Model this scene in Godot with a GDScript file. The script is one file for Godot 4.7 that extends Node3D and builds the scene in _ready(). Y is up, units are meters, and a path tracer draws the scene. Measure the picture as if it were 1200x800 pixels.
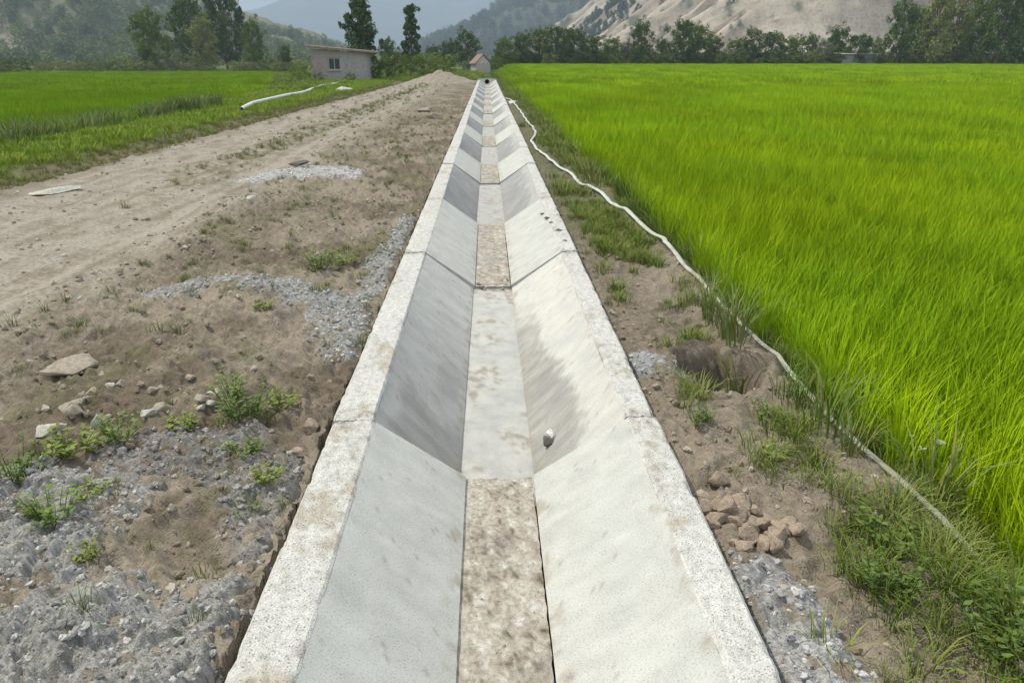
extends Node3D
# An irrigation channel of concrete running through rice fields in a mountain valley.
# X is across the channel, Z here means metres ahead of the viewer (world z = -Z), y = 0 is the rim of the channel.

var rng := RandomNumberGenerator.new()
var used := {}
var na := FastNoiseLite.new()
var nb := FastNoiseLite.new()
var nc := FastNoiseLite.new()
var nd := FastNoiseLite.new()
var nr := FastNoiseLite.new()
var ncell := FastNoiseLite.new()
var M := {}
var rocks := []
var crowns := {}
var crumb_xf := []
var crumb_c := PackedColorArray()

# ---------------------------------------------------------------- helpers
func numbered(called: String) -> String:
	if not used.has(called):
		used[called] = 0
		return called
	used[called] += 1
	return "%s_%03d" % [called, used[called]]

func tag(o, label := "", category := "", group := "", kind := ""):
	if label: o.set_meta("label", label)
	if category: o.set_meta("category", category)
	if group: o.set_meta("group", group)
	if kind: o.set_meta("kind", kind)
	return o

func base(called: String, at: Vector3, turn := 0.0) -> Node3D:
	var o := Node3D.new()
	o.name = numbered(called)
	add_child(o)
	o.position = at
	o.rotation.y = turn
	return o

func mb() -> Dictionary:
	return {"v": PackedVector3Array(), "n": PackedVector3Array(), "c": PackedColorArray(), "i": PackedInt32Array()}

func to_mesh(m: Dictionary) -> ArrayMesh:
	var a := []
	a.resize(Mesh.ARRAY_MAX)
	a[Mesh.ARRAY_VERTEX] = m.v
	a[Mesh.ARRAY_NORMAL] = m.n
	a[Mesh.ARRAY_COLOR] = m.c
	a[Mesh.ARRAY_INDEX] = m.i
	var r := ArrayMesh.new()
	r.add_surface_from_arrays(Mesh.PRIMITIVE_TRIANGLES, a)
	return r

func put(called: String, mesh: Mesh, mat: Material, parent: Node = null) -> MeshInstance3D:
	var o := MeshInstance3D.new()
	o.mesh = mesh
	o.material_override = mat
	if parent == null:
		o.name = numbered(called)
		add_child(o)
	else:
		o.name = called
		parent.add_child(o, true)
	return o

func build(m: Dictionary, called: String, mat: Material, parent: Node = null) -> MeshInstance3D:
	return put(called, to_mesh(m), mat, parent)

# a sheet of ni x nj points; faces and normals look towards hint
func grid_add(m: Dictionary, P: PackedVector3Array, C: PackedColorArray, ni: int, nj: int, hint: Vector3, keep := PackedByteArray()):
	var o: int = m.v.size()
	var N := PackedVector3Array()
	N.resize(ni * nj)
	var ci := ni / 2
	var cj := nj / 2
	var du0 := P[mini(ci + 1, ni - 1) * nj + cj] - P[maxi(ci - 1, 0) * nj + cj]
	var dv0 := P[ci * nj + mini(cj + 1, nj - 1)] - P[ci * nj + maxi(cj - 1, 0)]
	var s := 1.0 if du0.cross(dv0).dot(hint) >= 0 else -1.0
	for i in ni:
		var i0 := maxi(i - 1, 0) * nj
		var i1 := mini(i + 1, ni - 1) * nj
		var r := i * nj
		for j in nj:
			var du := P[i1 + j] - P[i0 + j]
			var dv := P[r + mini(j + 1, nj - 1)] - P[r + maxi(j - 1, 0)]
			N[r + j] = (du.cross(dv) * s).normalized()
	m.v.append_array(P)
	m.n.append_array(N)
	m.c.append_array(C)
	var I := PackedInt32Array()
	var masked := keep.size() > 0
	for i in ni - 1:
		for j in nj - 1:
			var a := i * nj + j
			if masked and keep[a] + keep[a + 1] + keep[a + nj] + keep[a + nj + 1] == 0:
				continue
			if s > 0:
				I.append_array([o + a, o + a + 1, o + a + nj, o + a + 1, o + a + nj + 1, o + a + nj])
			else:
				I.append_array([o + a, o + a + nj, o + a + 1, o + a + 1, o + a + nj, o + a + nj + 1])
	m.i.append_array(I)

func tri_add(m: Dictionary, a: Vector3, b: Vector3, c: Vector3, col: Color, hint := Vector3.ZERO):
	var n := (b - a).cross(c - a).normalized()
	var o: int = m.v.size()
	if hint != Vector3.ZERO and n.dot(hint) < 0:
		n = -n
		m.i.append_array([o, o + 1, o + 2])
	else:
		m.i.append_array([o, o + 2, o + 1])
	m.v.append_array([a, b, c])
	m.n.append_array([n, n, n])
	m.c.append_array([col, col, col])

func quad_add(m: Dictionary, a: Vector3, b: Vector3, c: Vector3, d: Vector3, col: Color, hint := Vector3.ZERO):
	tri_add(m, a, b, c, col, hint)
	tri_add(m, a, c, d, col, hint)

# box with chamfered edges, given by its centre and size
func box_add(m: Dictionary, at: Vector3, size: Vector3, col := Color.WHITE, bev := 0.01, turn := Basis()):
	var h := size * 0.5
	bev = minf(bev, minf(h.x, minf(h.y, h.z)) * 0.45)
	var pts := {}
	for sx in [-1, 1]:
		for sy in [-1, 1]:
			for sz in [-1, 1]:
				var k := Vector3(sx, sy, sz)
				pts[k] = [Vector3(sx * h.x, sy * (h.y - bev), sz * (h.z - bev)), Vector3(sx * (h.x - bev), sy * h.y, sz * (h.z - bev)), Vector3(sx * (h.x - bev), sy * (h.y - bev), sz * h.z)]
	for ax in 3:
		var b1 := (ax + 1) % 3
		var b2 := (ax + 2) % 3
		for s in [-1, 1]:
			var q := []
			for e in [[-1, -1], [1, -1], [1, 1], [-1, 1]]:
				var k := Vector3()
				k[ax] = s; k[b1] = e[0]; k[b2] = e[1]
				q.append(at + turn * pts[k][ax])
			var hint := Vector3(); hint[ax] = s
			quad_add(m, q[0], q[1], q[2], q[3], col, turn * hint)
		for e in [[-1, -1], [1, -1], [1, 1], [-1, 1]]:
			var k0 := Vector3(); var k1 := Vector3()
			k0[ax] = -1; k1[ax] = 1
			k0[b1] = e[0]; k1[b1] = e[0]; k0[b2] = e[1]; k1[b2] = e[1]
			var hint := Vector3(); hint[b1] = e[0]; hint[b2] = e[1]
			quad_add(m, at + turn * pts[k0][b1], at + turn * pts[k1][b1], at + turn * pts[k1][b2], at + turn * pts[k0][b2], col, turn * hint)
	for k in pts:
		tri_add(m, at + turn * pts[k][0], at + turn * pts[k][1], at + turn * pts[k][2], col, turn * k)

# tube along points; radii per point; flat squashes it vertically
func tube_add(m: Dictionary, pts: Array, radii: Array, sides: int, col: Color, flat := 1.0, cols: Array = []):
	var n := pts.size()
	var P := PackedVector3Array()
	var C := PackedColorArray()
	var o: int = m.v.size()
	var N := PackedVector3Array()
	for i in n:
		var t: Vector3 = (pts[mini(i + 1, n - 1)] - pts[maxi(i - 1, 0)]).normalized()
		var side := t.cross(Vector3.UP)
		if side.length() < 0.05: side = t.cross(Vector3.RIGHT)
		side = side.normalized()
		var upv := side.cross(t).normalized()
		for k in sides:
			var a := TAU * k / sides
			var d := side * cos(a) + upv * sin(a) * flat
			P.append(pts[i] + d * radii[i])
			N.append((side * cos(a) * flat + upv * sin(a)).normalized())
			C.append(cols[i] if cols.size() else col)
	m.v.append_array(P); m.n.append_array(N); m.c.append_array(C)
	for i in n - 1:
		for k in sides:
			var a := o + i * sides + k
			var b := o + i * sides + (k + 1) % sides
			var c := a + sides
			var d := b + sides
			var g := (m.v[b] - m.v[a]).cross(m.v[c] - m.v[a]) as Vector3
			if g.dot(m.n[a]) > 0:
				m.i.append_array([a, c, b, b, c, d])
			else:
				m.i.append_array([a, b, c, b, d, c])

func fnoise(seed_: int, freq: float, oct := 3, kind := FastNoiseLite.TYPE_SIMPLEX_SMOOTH) -> FastNoiseLite:
	var n := FastNoiseLite.new()
	n.seed = seed_
	n.noise_type = kind
	n.frequency = freq
	n.fractal_octaves = oct
	n.fractal_type = FastNoiseLite.FRACTAL_FBM if oct > 1 else FastNoiseLite.FRACTAL_NONE
	return n

func sm(a: float, b: float, x: float) -> float:
	return smoothstep(a, b, x)

func mixc(a: Color, b: Color, t: float) -> Color:
	return a.lerp(b, clampf(t, 0, 1))

# grey speckle texture, average near 0.85 in sRGB
func speckle(seed_: int, f1: float, f2: float, lo: float, hi: float, pits: float, size := 512) -> Image:
	var a := fnoise(seed_, f1, 4).get_seamless_image(size, size).get_data()
	var b := fnoise(seed_ + 1, f2, 2).get_seamless_image(size, size).get_data()
	var out := PackedByteArray()
	out.resize(size * size)
	for i in size * size:
		var x := (a[i] * 0.5 + b[i] * 0.5) / 255.0
		var v := lo + (hi - lo) * x
		if b[i] < 70: v -= pits * (70 - b[i]) / 70.0
		out[i] = int(clampf(v, 0, 1) * 255)
	return Image.create_from_data(size, size, false, Image.FORMAT_L8, out)

func tex(im: Image) -> ImageTexture:
	im.generate_mipmaps()
	return ImageTexture.create_from_image(im)

func bump_tex(seed_: int, f1: float, f2: float, strength: float, w2 := 0.5, size := 512) -> ImageTexture:
	var a := fnoise(seed_, f1, 4).get_seamless_image(size, size).get_data()
	var b := fnoise(seed_ + 1, f2, 3).get_seamless_image(size, size).get_data()
	var out := PackedByteArray()
	out.resize(size * size)
	for i in size * size:
		out[i] = int(a[i] * (1.0 - w2) + b[i] * w2)
	var im := Image.create_from_data(size, size, false, Image.FORMAT_L8, out)
	im.convert(Image.FORMAT_RGBA8)
	im.bump_map_to_normal_map(strength)
	return ImageTexture.create_from_image(im)

func mat(called: String, rough := 0.95, tx: Texture2D = null, nrm: Texture2D = null, scale := 1.0, nscale := 1.0, world := true) -> StandardMaterial3D:
	var m := StandardMaterial3D.new()
	m.resource_name = called
	m.vertex_color_use_as_albedo = true
	m.roughness = rough
	m.metallic_specular = 0.3
	if tx or nrm:
		m.uv1_triplanar = true
		m.uv1_world_triplanar = world
		m.uv1_scale = Vector3.ONE * scale
	if tx: m.albedo_texture = tx
	if nrm:
		m.normal_enabled = true
		m.normal_texture = nrm
		m.normal_scale = nscale
	return m

# ---------------------------------------------------------------- shape of the land
const OUT_L := -0.75
const OUT_R := 0.80
var PIT := Vector2(1.36, 4.0)

func rise(X: float, Z: float) -> float:
	# the land to the right climbs a little towards the far tree row
	return 0.0072 * maxf(0.0, Z - 4.0) * sm(1.5, 4.0, X)

func ground_y(X: float, Z: float) -> float:
	var near := 1.0 - sm(25.0, 60.0, Z)
	var h := 0.0
	if X > OUT_L - 0.012 and X < OUT_R + 0.012:
		return -0.62
	if X < 0:
		var gap := 0.022 + 0.022 * nb.get_noise_2d(7.0, Z * 0.9) + 0.012 * nc.get_noise_2d(3.0, Z)
		if X > OUT_L - maxf(gap, 0.006) and Z < 66.5:
			return -0.45
		var road := sm(-7.0, -6.2, X) * (1.0 - sm(-3.4, -2.8, X))
		h = -0.075
		h += 0.05 * na.get_noise_2d(X, Z)
		h += (0.035 - 0.02 * road) * nb.get_noise_2d(X, Z) * (0.3 + 0.7 * near)
		h += (0.030 - 0.020 * road) * nc.get_noise_2d(X, Z) * near
		h += (1.0 - road) * near * 0.035 * sm(0.05, 0.45, nr.get_noise_2d(X * 0.6, Z * 0.5) * 0.6 + 0.4 * nb.get_noise_2d(X + 9.0, Z))
		h += 0.05 * sm(-2.6, -1.7, X) * (1.0 - sm(-1.6, -0.9, X)) * (0.6 + 0.5 * na.get_noise_2d(X * 0.6, Z * 0.6))
		# wheel ruts
		h -= 0.035 * exp(-pow((X + 5.35) / 0.22, 2.0)) + 0.035 * exp(-pow((X + 3.75) / 0.22, 2.0))
		# bank down to the paddy
		var bank := -9.6 - 0.11 * maxf(0.0, Z - 22.0)
		h -= 0.30 * sm(bank, bank - 1.2, X)
		h -= 0.10 * sm(-6.5, -6.9, X) * (1.0 - sm(-6.9, -7.6, X))
	else:
		var gap := 0.02 + 0.018 * nb.get_noise_2d(17.0, Z * 0.9)
		if X < OUT_R + maxf(gap, 0.006) and Z < 66.5:
			return -0.45
		h = -0.13
		h += 0.05 * na.get_noise_2d(X, Z + 40.0) + 0.05 * nb.get_noise_2d(X, Z) * near + 0.034 * nc.get_noise_2d(X, Z) * near
		h += 0.05 * exp(-pow((X - 1.62) / 0.13, 2.0))
		var d := Vector2((X - PIT.x) / 0.27, (Z - PIT.y) / 0.33).length() + 0.35 * nb.get_noise_2d(X * 1.3, Z * 1.3)
		h -= 0.30 * (1.0 - sm(0.70, 0.98, d))
		h += 0.04 * exp(-pow((d - 1.15) / 0.2, 2.0))
		h -= 0.24 * sm(1.75, 2.05, X)
		h += rise(X, Z)
	if X < -40 or X > 40 or Z > 120:
		h += 0.3 * na.get_noise_2d(X * 0.05, Z * 0.05) * sm(120.0, 200.0, maxf(absf(X) + 60.0, Z))
	return h

func soil_color(X: float, Z: float) -> Color:
	var A := Color(0.30, 0.252, 0.192)
	var B := Color(0.195, 0.160, 0.118)
	var P := Color(0.40, 0.36, 0.298)
	var G := Color(0.36, 0.35, 0.325)
	var n1 := na.get_noise_2d(X * 1.2 + 9.0, Z * 0.8)
	var n2 := nb.get_noise_2d(X * 0.9, Z * 0.6 + 31.0)
	var n3 := nc.get_noise_2d(X, Z)
	var n4 := nd.get_noise_2d(X * 0.7 + 5.0, Z * 0.7)
	var c := mixc(A, B, 0.40 + 1.0 * n1 + 0.7 * n2 + 0.5 * n3)
	c = mixc(c, P, sm(0.12, 0.5, n4 * 0.6 + n3 * 0.5 + n2 * 0.3) * 0.5)
	if X < 0:
		# darker freshly dug earth beside the channel
		c = mixc(c, Color(0.145, 0.115, 0.08), sm(-2.9, -1.6, X + 0.5 * n1) * sm(-0.15, 0.35, n1 * 0.8 + n2 * 0.5 + n3 * 0.35) * 0.75)
		c = mixc(c, Color(0.15, 0.15, 0.075), sm(0.15, 0.4, nb.get_noise_2d(X * 0.35 + 60.0, Z * 0.25) + 0.3 * n3) * 0.45)
		var wob := 0.35 * nb.get_noise_2d(X * 0.3, Z * 0.3)
		var road := sm(-6.9, -6.1, X + wob) * (1.0 - sm(-3.5, -2.7, X + wob))
		c = mixc(c, mixc(P, A * 0.9, 0.35 + 0.8 * n2 + 0.9 * n3 + 1.3 * nb.get_noise_2d(X * 1.5 + 3.0, Z * 0.13)), road * 0.9)
		# grassy middle between the wheel tracks, dying out near the viewer
		var strip := exp(-pow((X + 4.45 + wob * 0.6) / 0.42, 4.0)) * sm(9.5, 12.0, Z)
		c = mixc(c, Color(0.16, 0.15, 0.075), strip * (0.45 + n3 + 0.8 * n2))
		var side := sm(-2.7, -2.2, X + wob) * 0.0
		c = mixc(c, G, side)
		var verge := sm(-6.3, -7.0, X + wob)
		c = mixc(c, Color(0.19, 0.17, 0.10), verge)
		c = mixc(c, Color(0.10, 0.13, 0.035), sm(-7.1, -8.2, X + wob))
		c = mixc(c, Color(0.06, 0.055, 0.03), sm(-10.0, -10.8, X + 0.11 * maxf(0.0, Z - 22.0)))
	else:
		c = mixc(c, B, 0.25)
		c = mixc(c, Color(0.11, 0.12, 0.05), sm(6.6, 8.5, Z + 1.5 * n2) * 0.6)
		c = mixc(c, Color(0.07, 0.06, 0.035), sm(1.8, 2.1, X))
	if Z > 66:
		c = mixc(c, Color(0.10, 0.15, 0.035), sm(66.0, 72.0, Z + 6.0 * n1))
	c.a = 1.0
	return c

func make_ground():
	var xs := PackedFloat32Array()
	var zs := PackedFloat32Array()
	var t := []
	var x := -1.02
	while x > -3.0:
		t.append(x); x -= 0.024
	var step := 0.024
	while x > -900.0:
		t.append(x); step *= 1.034; x -= step
	t.append(-900.0)
	t.reverse()
	x = -1.0
	while x < -0.74:
		t.append(x); x += 0.012
	for q in [-0.70, -0.3, 0.1, 0.5, 0.76]: t.append(q)
	x = 0.79
	while x < 1.08:
		t.append(x); x += 0.012
	while x < 2.3:
		t.append(x); x += 0.024
	step = 0.024
	while x < 900.0:
		t.append(x); step *= 1.05; x += step
	t.append(900.0)
	for q in t: xs.append(q)
	var z := -3.0
	while z < 1.2:
		zs.append(z); z += 0.1
	while z < 5.0:
		zs.append(z); z += 0.021
	step = 0.021
	while z < 1500.0:
		zs.append(z); step *= 1.013; z += step
	zs.append(1500.0)
	var ni := xs.size()
	var nj := zs.size()
	var P := PackedVector3Array(); P.resize(ni * nj)
	var C := PackedColorArray(); C.resize(ni * nj)
	for i in ni:
		for j in nj:
			P[i * nj + j] = Vector3(xs[i], ground_y(xs[i], zs[j]), -zs[j])
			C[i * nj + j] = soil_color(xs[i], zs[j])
	var m := mb()
	grid_add(m, P, C, ni, nj, Vector3.UP)
	tag(build(m, "ground", M.soil), "bare trampled soil, dirt track and muddy paddy beds of the valley floor", "", "", "structure")

# ---------------------------------------------------------------- the channel
func span(a: float, b: float, step: float) -> PackedFloat32Array:
	var n := maxi(1, int(round((b - a) / step)))
	var r := PackedFloat32Array()
	for k in n + 1: r.append(lerpf(a, b, float(k) / n))
	return r

func joint_near(Z: float, z0: float, z1: float) -> float:
	return 1.0 - sm(0.0, 0.14, minf(Z - z0, z1 - Z) + 0.05 * nb.get_noise_2d(1.0, Z * 3.0))

# a strip of one side of the lining: from a to b in the cross-section, along zs
func lining(m: Dictionary, a: Vector2, b: Vector2, across: int, zs: PackedFloat32Array, amp: float, hint: Vector3, what: String, grey: bool, first: bool):
	var P := PackedVector3Array()
	var C := PackedColorArray()
	var z0 := zs[0]
	var z1 := zs[zs.size() - 1]
	for i in across + 1:
		var t := float(i) / across
		var q := a.lerp(b, t)
		for Z in zs:
			var jn := joint_near(Z, z0, z1)
			var am := amp * (1.0 + (1.6 * jn if what == "rim" else 0.0))
			var e := q + am * Vector2(nc.get_noise_3d(q.x * 1.4, q.y * 1.4, Z * 1.4), nc.get_noise_3d(q.x * 1.4 + 50.0, q.y * 1.4, Z * 1.4) + 0.6 * nd.get_noise_3d(q.x, q.y, Z))
			if what == "rim":
				# slightly wavy formwork and chipped edges
				e.x += 0.005 * na.get_noise_2d(q.x * 3.0, Z * 2.0)
				if q.y > -0.02 and minf(absf(q.x - OUT_L), minf(absf(q.x - OUT_R), minf(absf(q.x + 0.55), absf(q.x - 0.65)))) < 0.014:
					e.y -= 0.016 * sm(0.12, 0.5, nc.get_noise_2d(q.x * 0.2 + 7.0, Z * 0.8) * 0.7 + nb.get_noise_2d(q.x * 0.2, Z) * 0.6)
			if grey and what == "floor": e.x += dip_of(Z, z0, z1) * 0.16 * (t * 2.0 - 1.0)
			if grey and what != "rim":
				var dip := dip_of(Z, z0, z1)
				e.y -= dip * (pow(t, 0.8) if what == "wall" else 1.0)
				if what != "floor": e.x += dip * 0.16 * (t if what == "wall" else 1.0) * signf(q.x - 0.03)
			P.append(Vector3(e.x, e.y, -Z))
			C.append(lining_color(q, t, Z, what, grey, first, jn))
	grid_add(m, P, C, across + 1, zs.size(), hint)

# how far the floor of a grey panel lies below its neighbours: a drop at its near end that runs out towards the far end
func dip_of(Z: float, z0: float, z1: float) -> float:
	return lerpf(0.15, 0.0, sm(0.0, 1.0, (Z - z0) / (z1 - z0)))

func lining_color(q: Vector2, t: float, Z: float, what: String, grey: bool, first: bool, jn: float) -> Color:
	var n1 := nb.get_noise_3d(q.x, q.y + 3.0, Z * 0.7)
	var n2 := nc.get_noise_3d(q.x * 1.3, q.y, Z)
	var n3 := nd.get_noise_3d(q.x, q.y, Z)
	var c: Color
	if what == "rim":
		c = Color(0.62, 0.61, 0.57)
		c = mixc(c, Color(0.52, 0.51, 0.47), 0.4 + 0.8 * n1 + 0.6 * n2)
		# brown soil smeared on the rim
		c = mixc(c, Color(0.38, 0.31, 0.21), sm(0.28, 0.5, n1 * 0.9 + n2 * 0.35) * 0.5)
		c = mixc(c, Color(0.17, 0.15, 0.12), sm(0.34, 0.55, n3 * 0.9 + n2 * 0.3 + 0.1 * jn) * (0.35 + 0.5 * jn))
		c = mixc(c, Color(0.34, 0.30, 0.25), jn * (0.25 + 0.9 * n2))
	elif what == "wall" or what == "foot":
		if what == "foot": t = 1.0
		c = Color(0.53, 0.532, 0.495)
		# vertical trowel streaks
		var st := nb.get_noise_2d(Z * 1.6, t * 0.3) * 0.7 + nc.get_noise_2d(Z * 1.8, t * 0.10) * 0.6
		c = mixc(c, Color(0.44, 0.442, 0.41), 0.35 + 0.6 * st + 0.2 * n1)
		c = mixc(c, Color(0.58, 0.57, 0.51), sm(0.1, 0.5, n1) * 0.3)
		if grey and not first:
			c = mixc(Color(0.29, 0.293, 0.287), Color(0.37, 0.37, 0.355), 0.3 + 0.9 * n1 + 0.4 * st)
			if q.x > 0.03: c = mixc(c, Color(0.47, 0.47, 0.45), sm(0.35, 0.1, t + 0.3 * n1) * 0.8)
		elif grey:
			var damp := 0.0
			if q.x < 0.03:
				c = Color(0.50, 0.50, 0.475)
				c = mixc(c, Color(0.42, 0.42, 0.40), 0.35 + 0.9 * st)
				damp = sm(0.10, 0.26, t + 0.12 * n1) * (1.0 - sm(3.70, 4.08, Z + 0.30 * n1 + 0.2 * n2 + 0.25 * st - 0.25 * (1.0 - t))) * (0.88 + 0.35 * st)
				damp = maxf(damp, 0.6 * (1.0 - sm(0.5, 1.1, Vector2((t - 0.72) / 0.28, (Z - 4.45) / 0.32).length() + 0.7 * n1)))
				damp = maxf(damp, 0.25 * (1.0 - sm(4.6, 6.0, Z + 0.5 * n1)))
			else:
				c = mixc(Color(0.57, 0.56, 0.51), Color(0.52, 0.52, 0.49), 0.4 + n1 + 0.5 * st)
				var edge := 0.40 + 0.32 * sm(4.0, 5.3, Z) + 0.14 * n1 + 0.12 * n2 + 0.14 * st
				damp = sm(edge - 0.09, edge + 0.09, t) * (1.0 - sm(4.6, 5.7, Z + 0.5 * n1 + 0.3 * n2 - 0.4 * t)) * (0.85 + 0.4 * st)
			c = mixc(c, Color(0.275, 0.27, 0.25), damp * 0.85)
		# cement splashes and mud at the foot of the wall
		c = mixc(c, Color(0.33, 0.28, 0.21), sm(0.86, 1.0, t + 0.10 * n2) * sm(-0.1, 0.35, n2) * 0.6)
		c = mixc(c, Color(0.25, 0.22, 0.18), sm(0.42, 0.55, n2 * 0.6 + n3 * 0.55) * 0.5)
		if q.x > 0.03: c = mixc(c, Color(0.36, 0.31, 0.25), sm(0.16, 0.02, t) * sm(0.05, 0.45, n2 + 0.3 * n3) * 0.5)
	else:
		if grey:
			c = mixc(Color(0.42, 0.425, 0.41), Color(0.53, 0.52, 0.48), 0.5 + n1 + 0.4 * n2)
			c = mixc(c, Color(0.27, 0.235, 0.185), sm(0.10, 0.5, n1 * 0.7 + n2 * 0.6) * 0.75)
			c = mixc(c, Color(0.20, 0.16, 0.12), jn * (0.55 + n2))
			if not first: c = mixc(c, Color(0.36, 0.365, 0.36), 0.35)
		else:
			c = mixc(Color(0.50, 0.46, 0.39), Color(0.30, 0.245, 0.18), 0.45 + 0.8 * n1 + 1.0 * n2 + 0.5 * n3)
			c = mixc(c, Color(0.13, 0.10, 0.07), sm(0.15, 0.5, n2 * 0.7 + n3 * 0.5 + 0.3 * n1))
			c = mixc(c, Color(0.66, 0.63, 0.57), sm(0.2, 0.5, -n2 * 0.6 - n3 * 0.5))
			c = mixc(c, Color(0.46, 0.45, 0.42), sm(-0.05, 0.3, n1 + 0.5 * n2) * (0.55 if Z > 3.3 else 0.25))
	c.a = 1.0
	return c

func ring_cap(m: Dictionary, pts: Array, Z: float, hint: Vector3, col: Color):
	for k in range(1, pts.size() - 1):
		tri_add(m, Vector3(pts[0].x, pts[0].y, -Z), Vector3(pts[k].x, pts[k].y, -Z), Vector3(pts[k + 1].x, pts[k + 1].y, -Z), col, hint)

func channel_panel(parent: Node3D, z0: float, z1: float, grey: bool, first: bool):
	var step := 0.022 if z1 < 7.0 else (0.035 if z1 < 16 else (0.09 if z1 < 30 else 0.25))
	var ac := 1.0 if z1 < 7.0 else (0.6 if z1 < 16 else 0.3)
	z0 += 0.003
	z1 -= 0.003
	var zs := span(z0, z1, step)
	var p := Node3D.new()
	p.name = "lining_panel"
	parent.add_child(p, true)
	if grey: p.set_meta("label", "grey dipping panel of the channel lining")
	p.position = Vector3(0.005 * sin(z0 * 7.3), 0.004 * sin(z0 * 5.1 + 1.0), 0)
	var rec := 0.020 if grey else 0.0
	var G := Color(0.45, 0.45, 0.42)
	for s in [-1, 1]:
		var xo := OUT_L if s < 0 else OUT_R
		var xi := -0.55 if s < 0 else 0.65
		var xf := -0.128 if s < 0 else 0.203
		var out := Vector3(s, 0, 0)
		# rim
		var m := mb()
		lining(m, Vector2(xo, -0.5), Vector2(xo, -0.012), int(8 * ac) + 1, zs, 0.004, out, "rim", grey, first)
		lining(m, Vector2(xo, -0.012), Vector2(xo - s * 0.012, 0), 1, zs, 0.002, out + Vector3.UP, "rim", grey, first)
		lining(m, Vector2(xo - s * 0.012, 0), Vector2(xi + s * 0.01, 0), int(12 * ac) + 1, zs, 0.0035, Vector3.UP, "rim", grey, first)
		lining(m, Vector2(xi + s * 0.01, 0), Vector2(xi, -0.008 - rec * 0.3), 1, zs, 0.002, Vector3.UP - out, "rim", grey, first)
		for e in [[z0, Vector3.BACK], [z1, Vector3.FORWARD]]:
			ring_cap(m, [Vector2(xo, -0.5), Vector2(xo, -0.012), Vector2(xo - s * 0.012, 0), Vector2(xi + s * 0.01, 0), Vector2(xi, -0.008 - rec * 0.3), Vector2(xi + s * 0.05, -0.5)], e[0], e[1], G)
		build(m, "rim", M.concrete_rim, p)
		# sloping wall
		m = mb()
		var a := Vector2(xi, -0.008 - rec * 0.3)
		var b := Vector2(xf + s * rec * 0.5, -0.312 - rec)
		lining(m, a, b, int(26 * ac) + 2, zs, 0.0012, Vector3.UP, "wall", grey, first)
		lining(m, b, b + Vector2(s * 0.015, -0.16), 1, zs, 0.0012, -out, "foot", grey, first)
		for e in ([[z1, Vector3.FORWARD]] if grey else [[z0, Vector3.BACK], [z1, Vector3.FORWARD]]):
			ring_cap(m, [a, b, b + Vector2(s * 0.015, -0.16), a + Vector2(s * 0.06, -0.3)], e[0], e[1], G)
		build(m, "side_wall", M.concrete_wall, p)
	var m2 := mb()
	var y := -0.327 - rec * 0.7
	var w0 := -0.128 + (-0.004 if not grey else -0.014)
	var w1 := 0.203 - (0.005 if not grey else -0.014)
	lining(m2, Vector2(w0, y), Vector2(w1, y), int(24 * ac) + 2, zs, 0.006 if not grey else 0.003, Vector3.UP, "floor", grey, first)
	# its edges and underside
	if not grey:
		for e in [[z0, Vector3.BACK], [z1, Vector3.FORWARD]]:
			ring_cap(m2, [Vector2(w0, y - 0.004), Vector2(w1, y - 0.004), Vector2(w1, y - 0.2), Vector2(w0, y - 0.2)], e[0], e[1], G)
		quad_add(m2, Vector3(w0, y - 0.004, -z0), Vector3(w0, y - 0.004, -z1), Vector3(w0, y - 0.12, -z1), Vector3(w0, y - 0.12, -z0), G, Vector3.LEFT)
		quad_add(m2, Vector3(w1, y - 0.004, -z0), Vector3(w1, y - 0.004, -z1), Vector3(w1, y - 0.12, -z1), Vector3(w1, y - 0.12, -z0), G, Vector3.RIGHT)
	build(m2, "floor_slab", M.concrete_wall if grey else M.concrete_floor, p)

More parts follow.
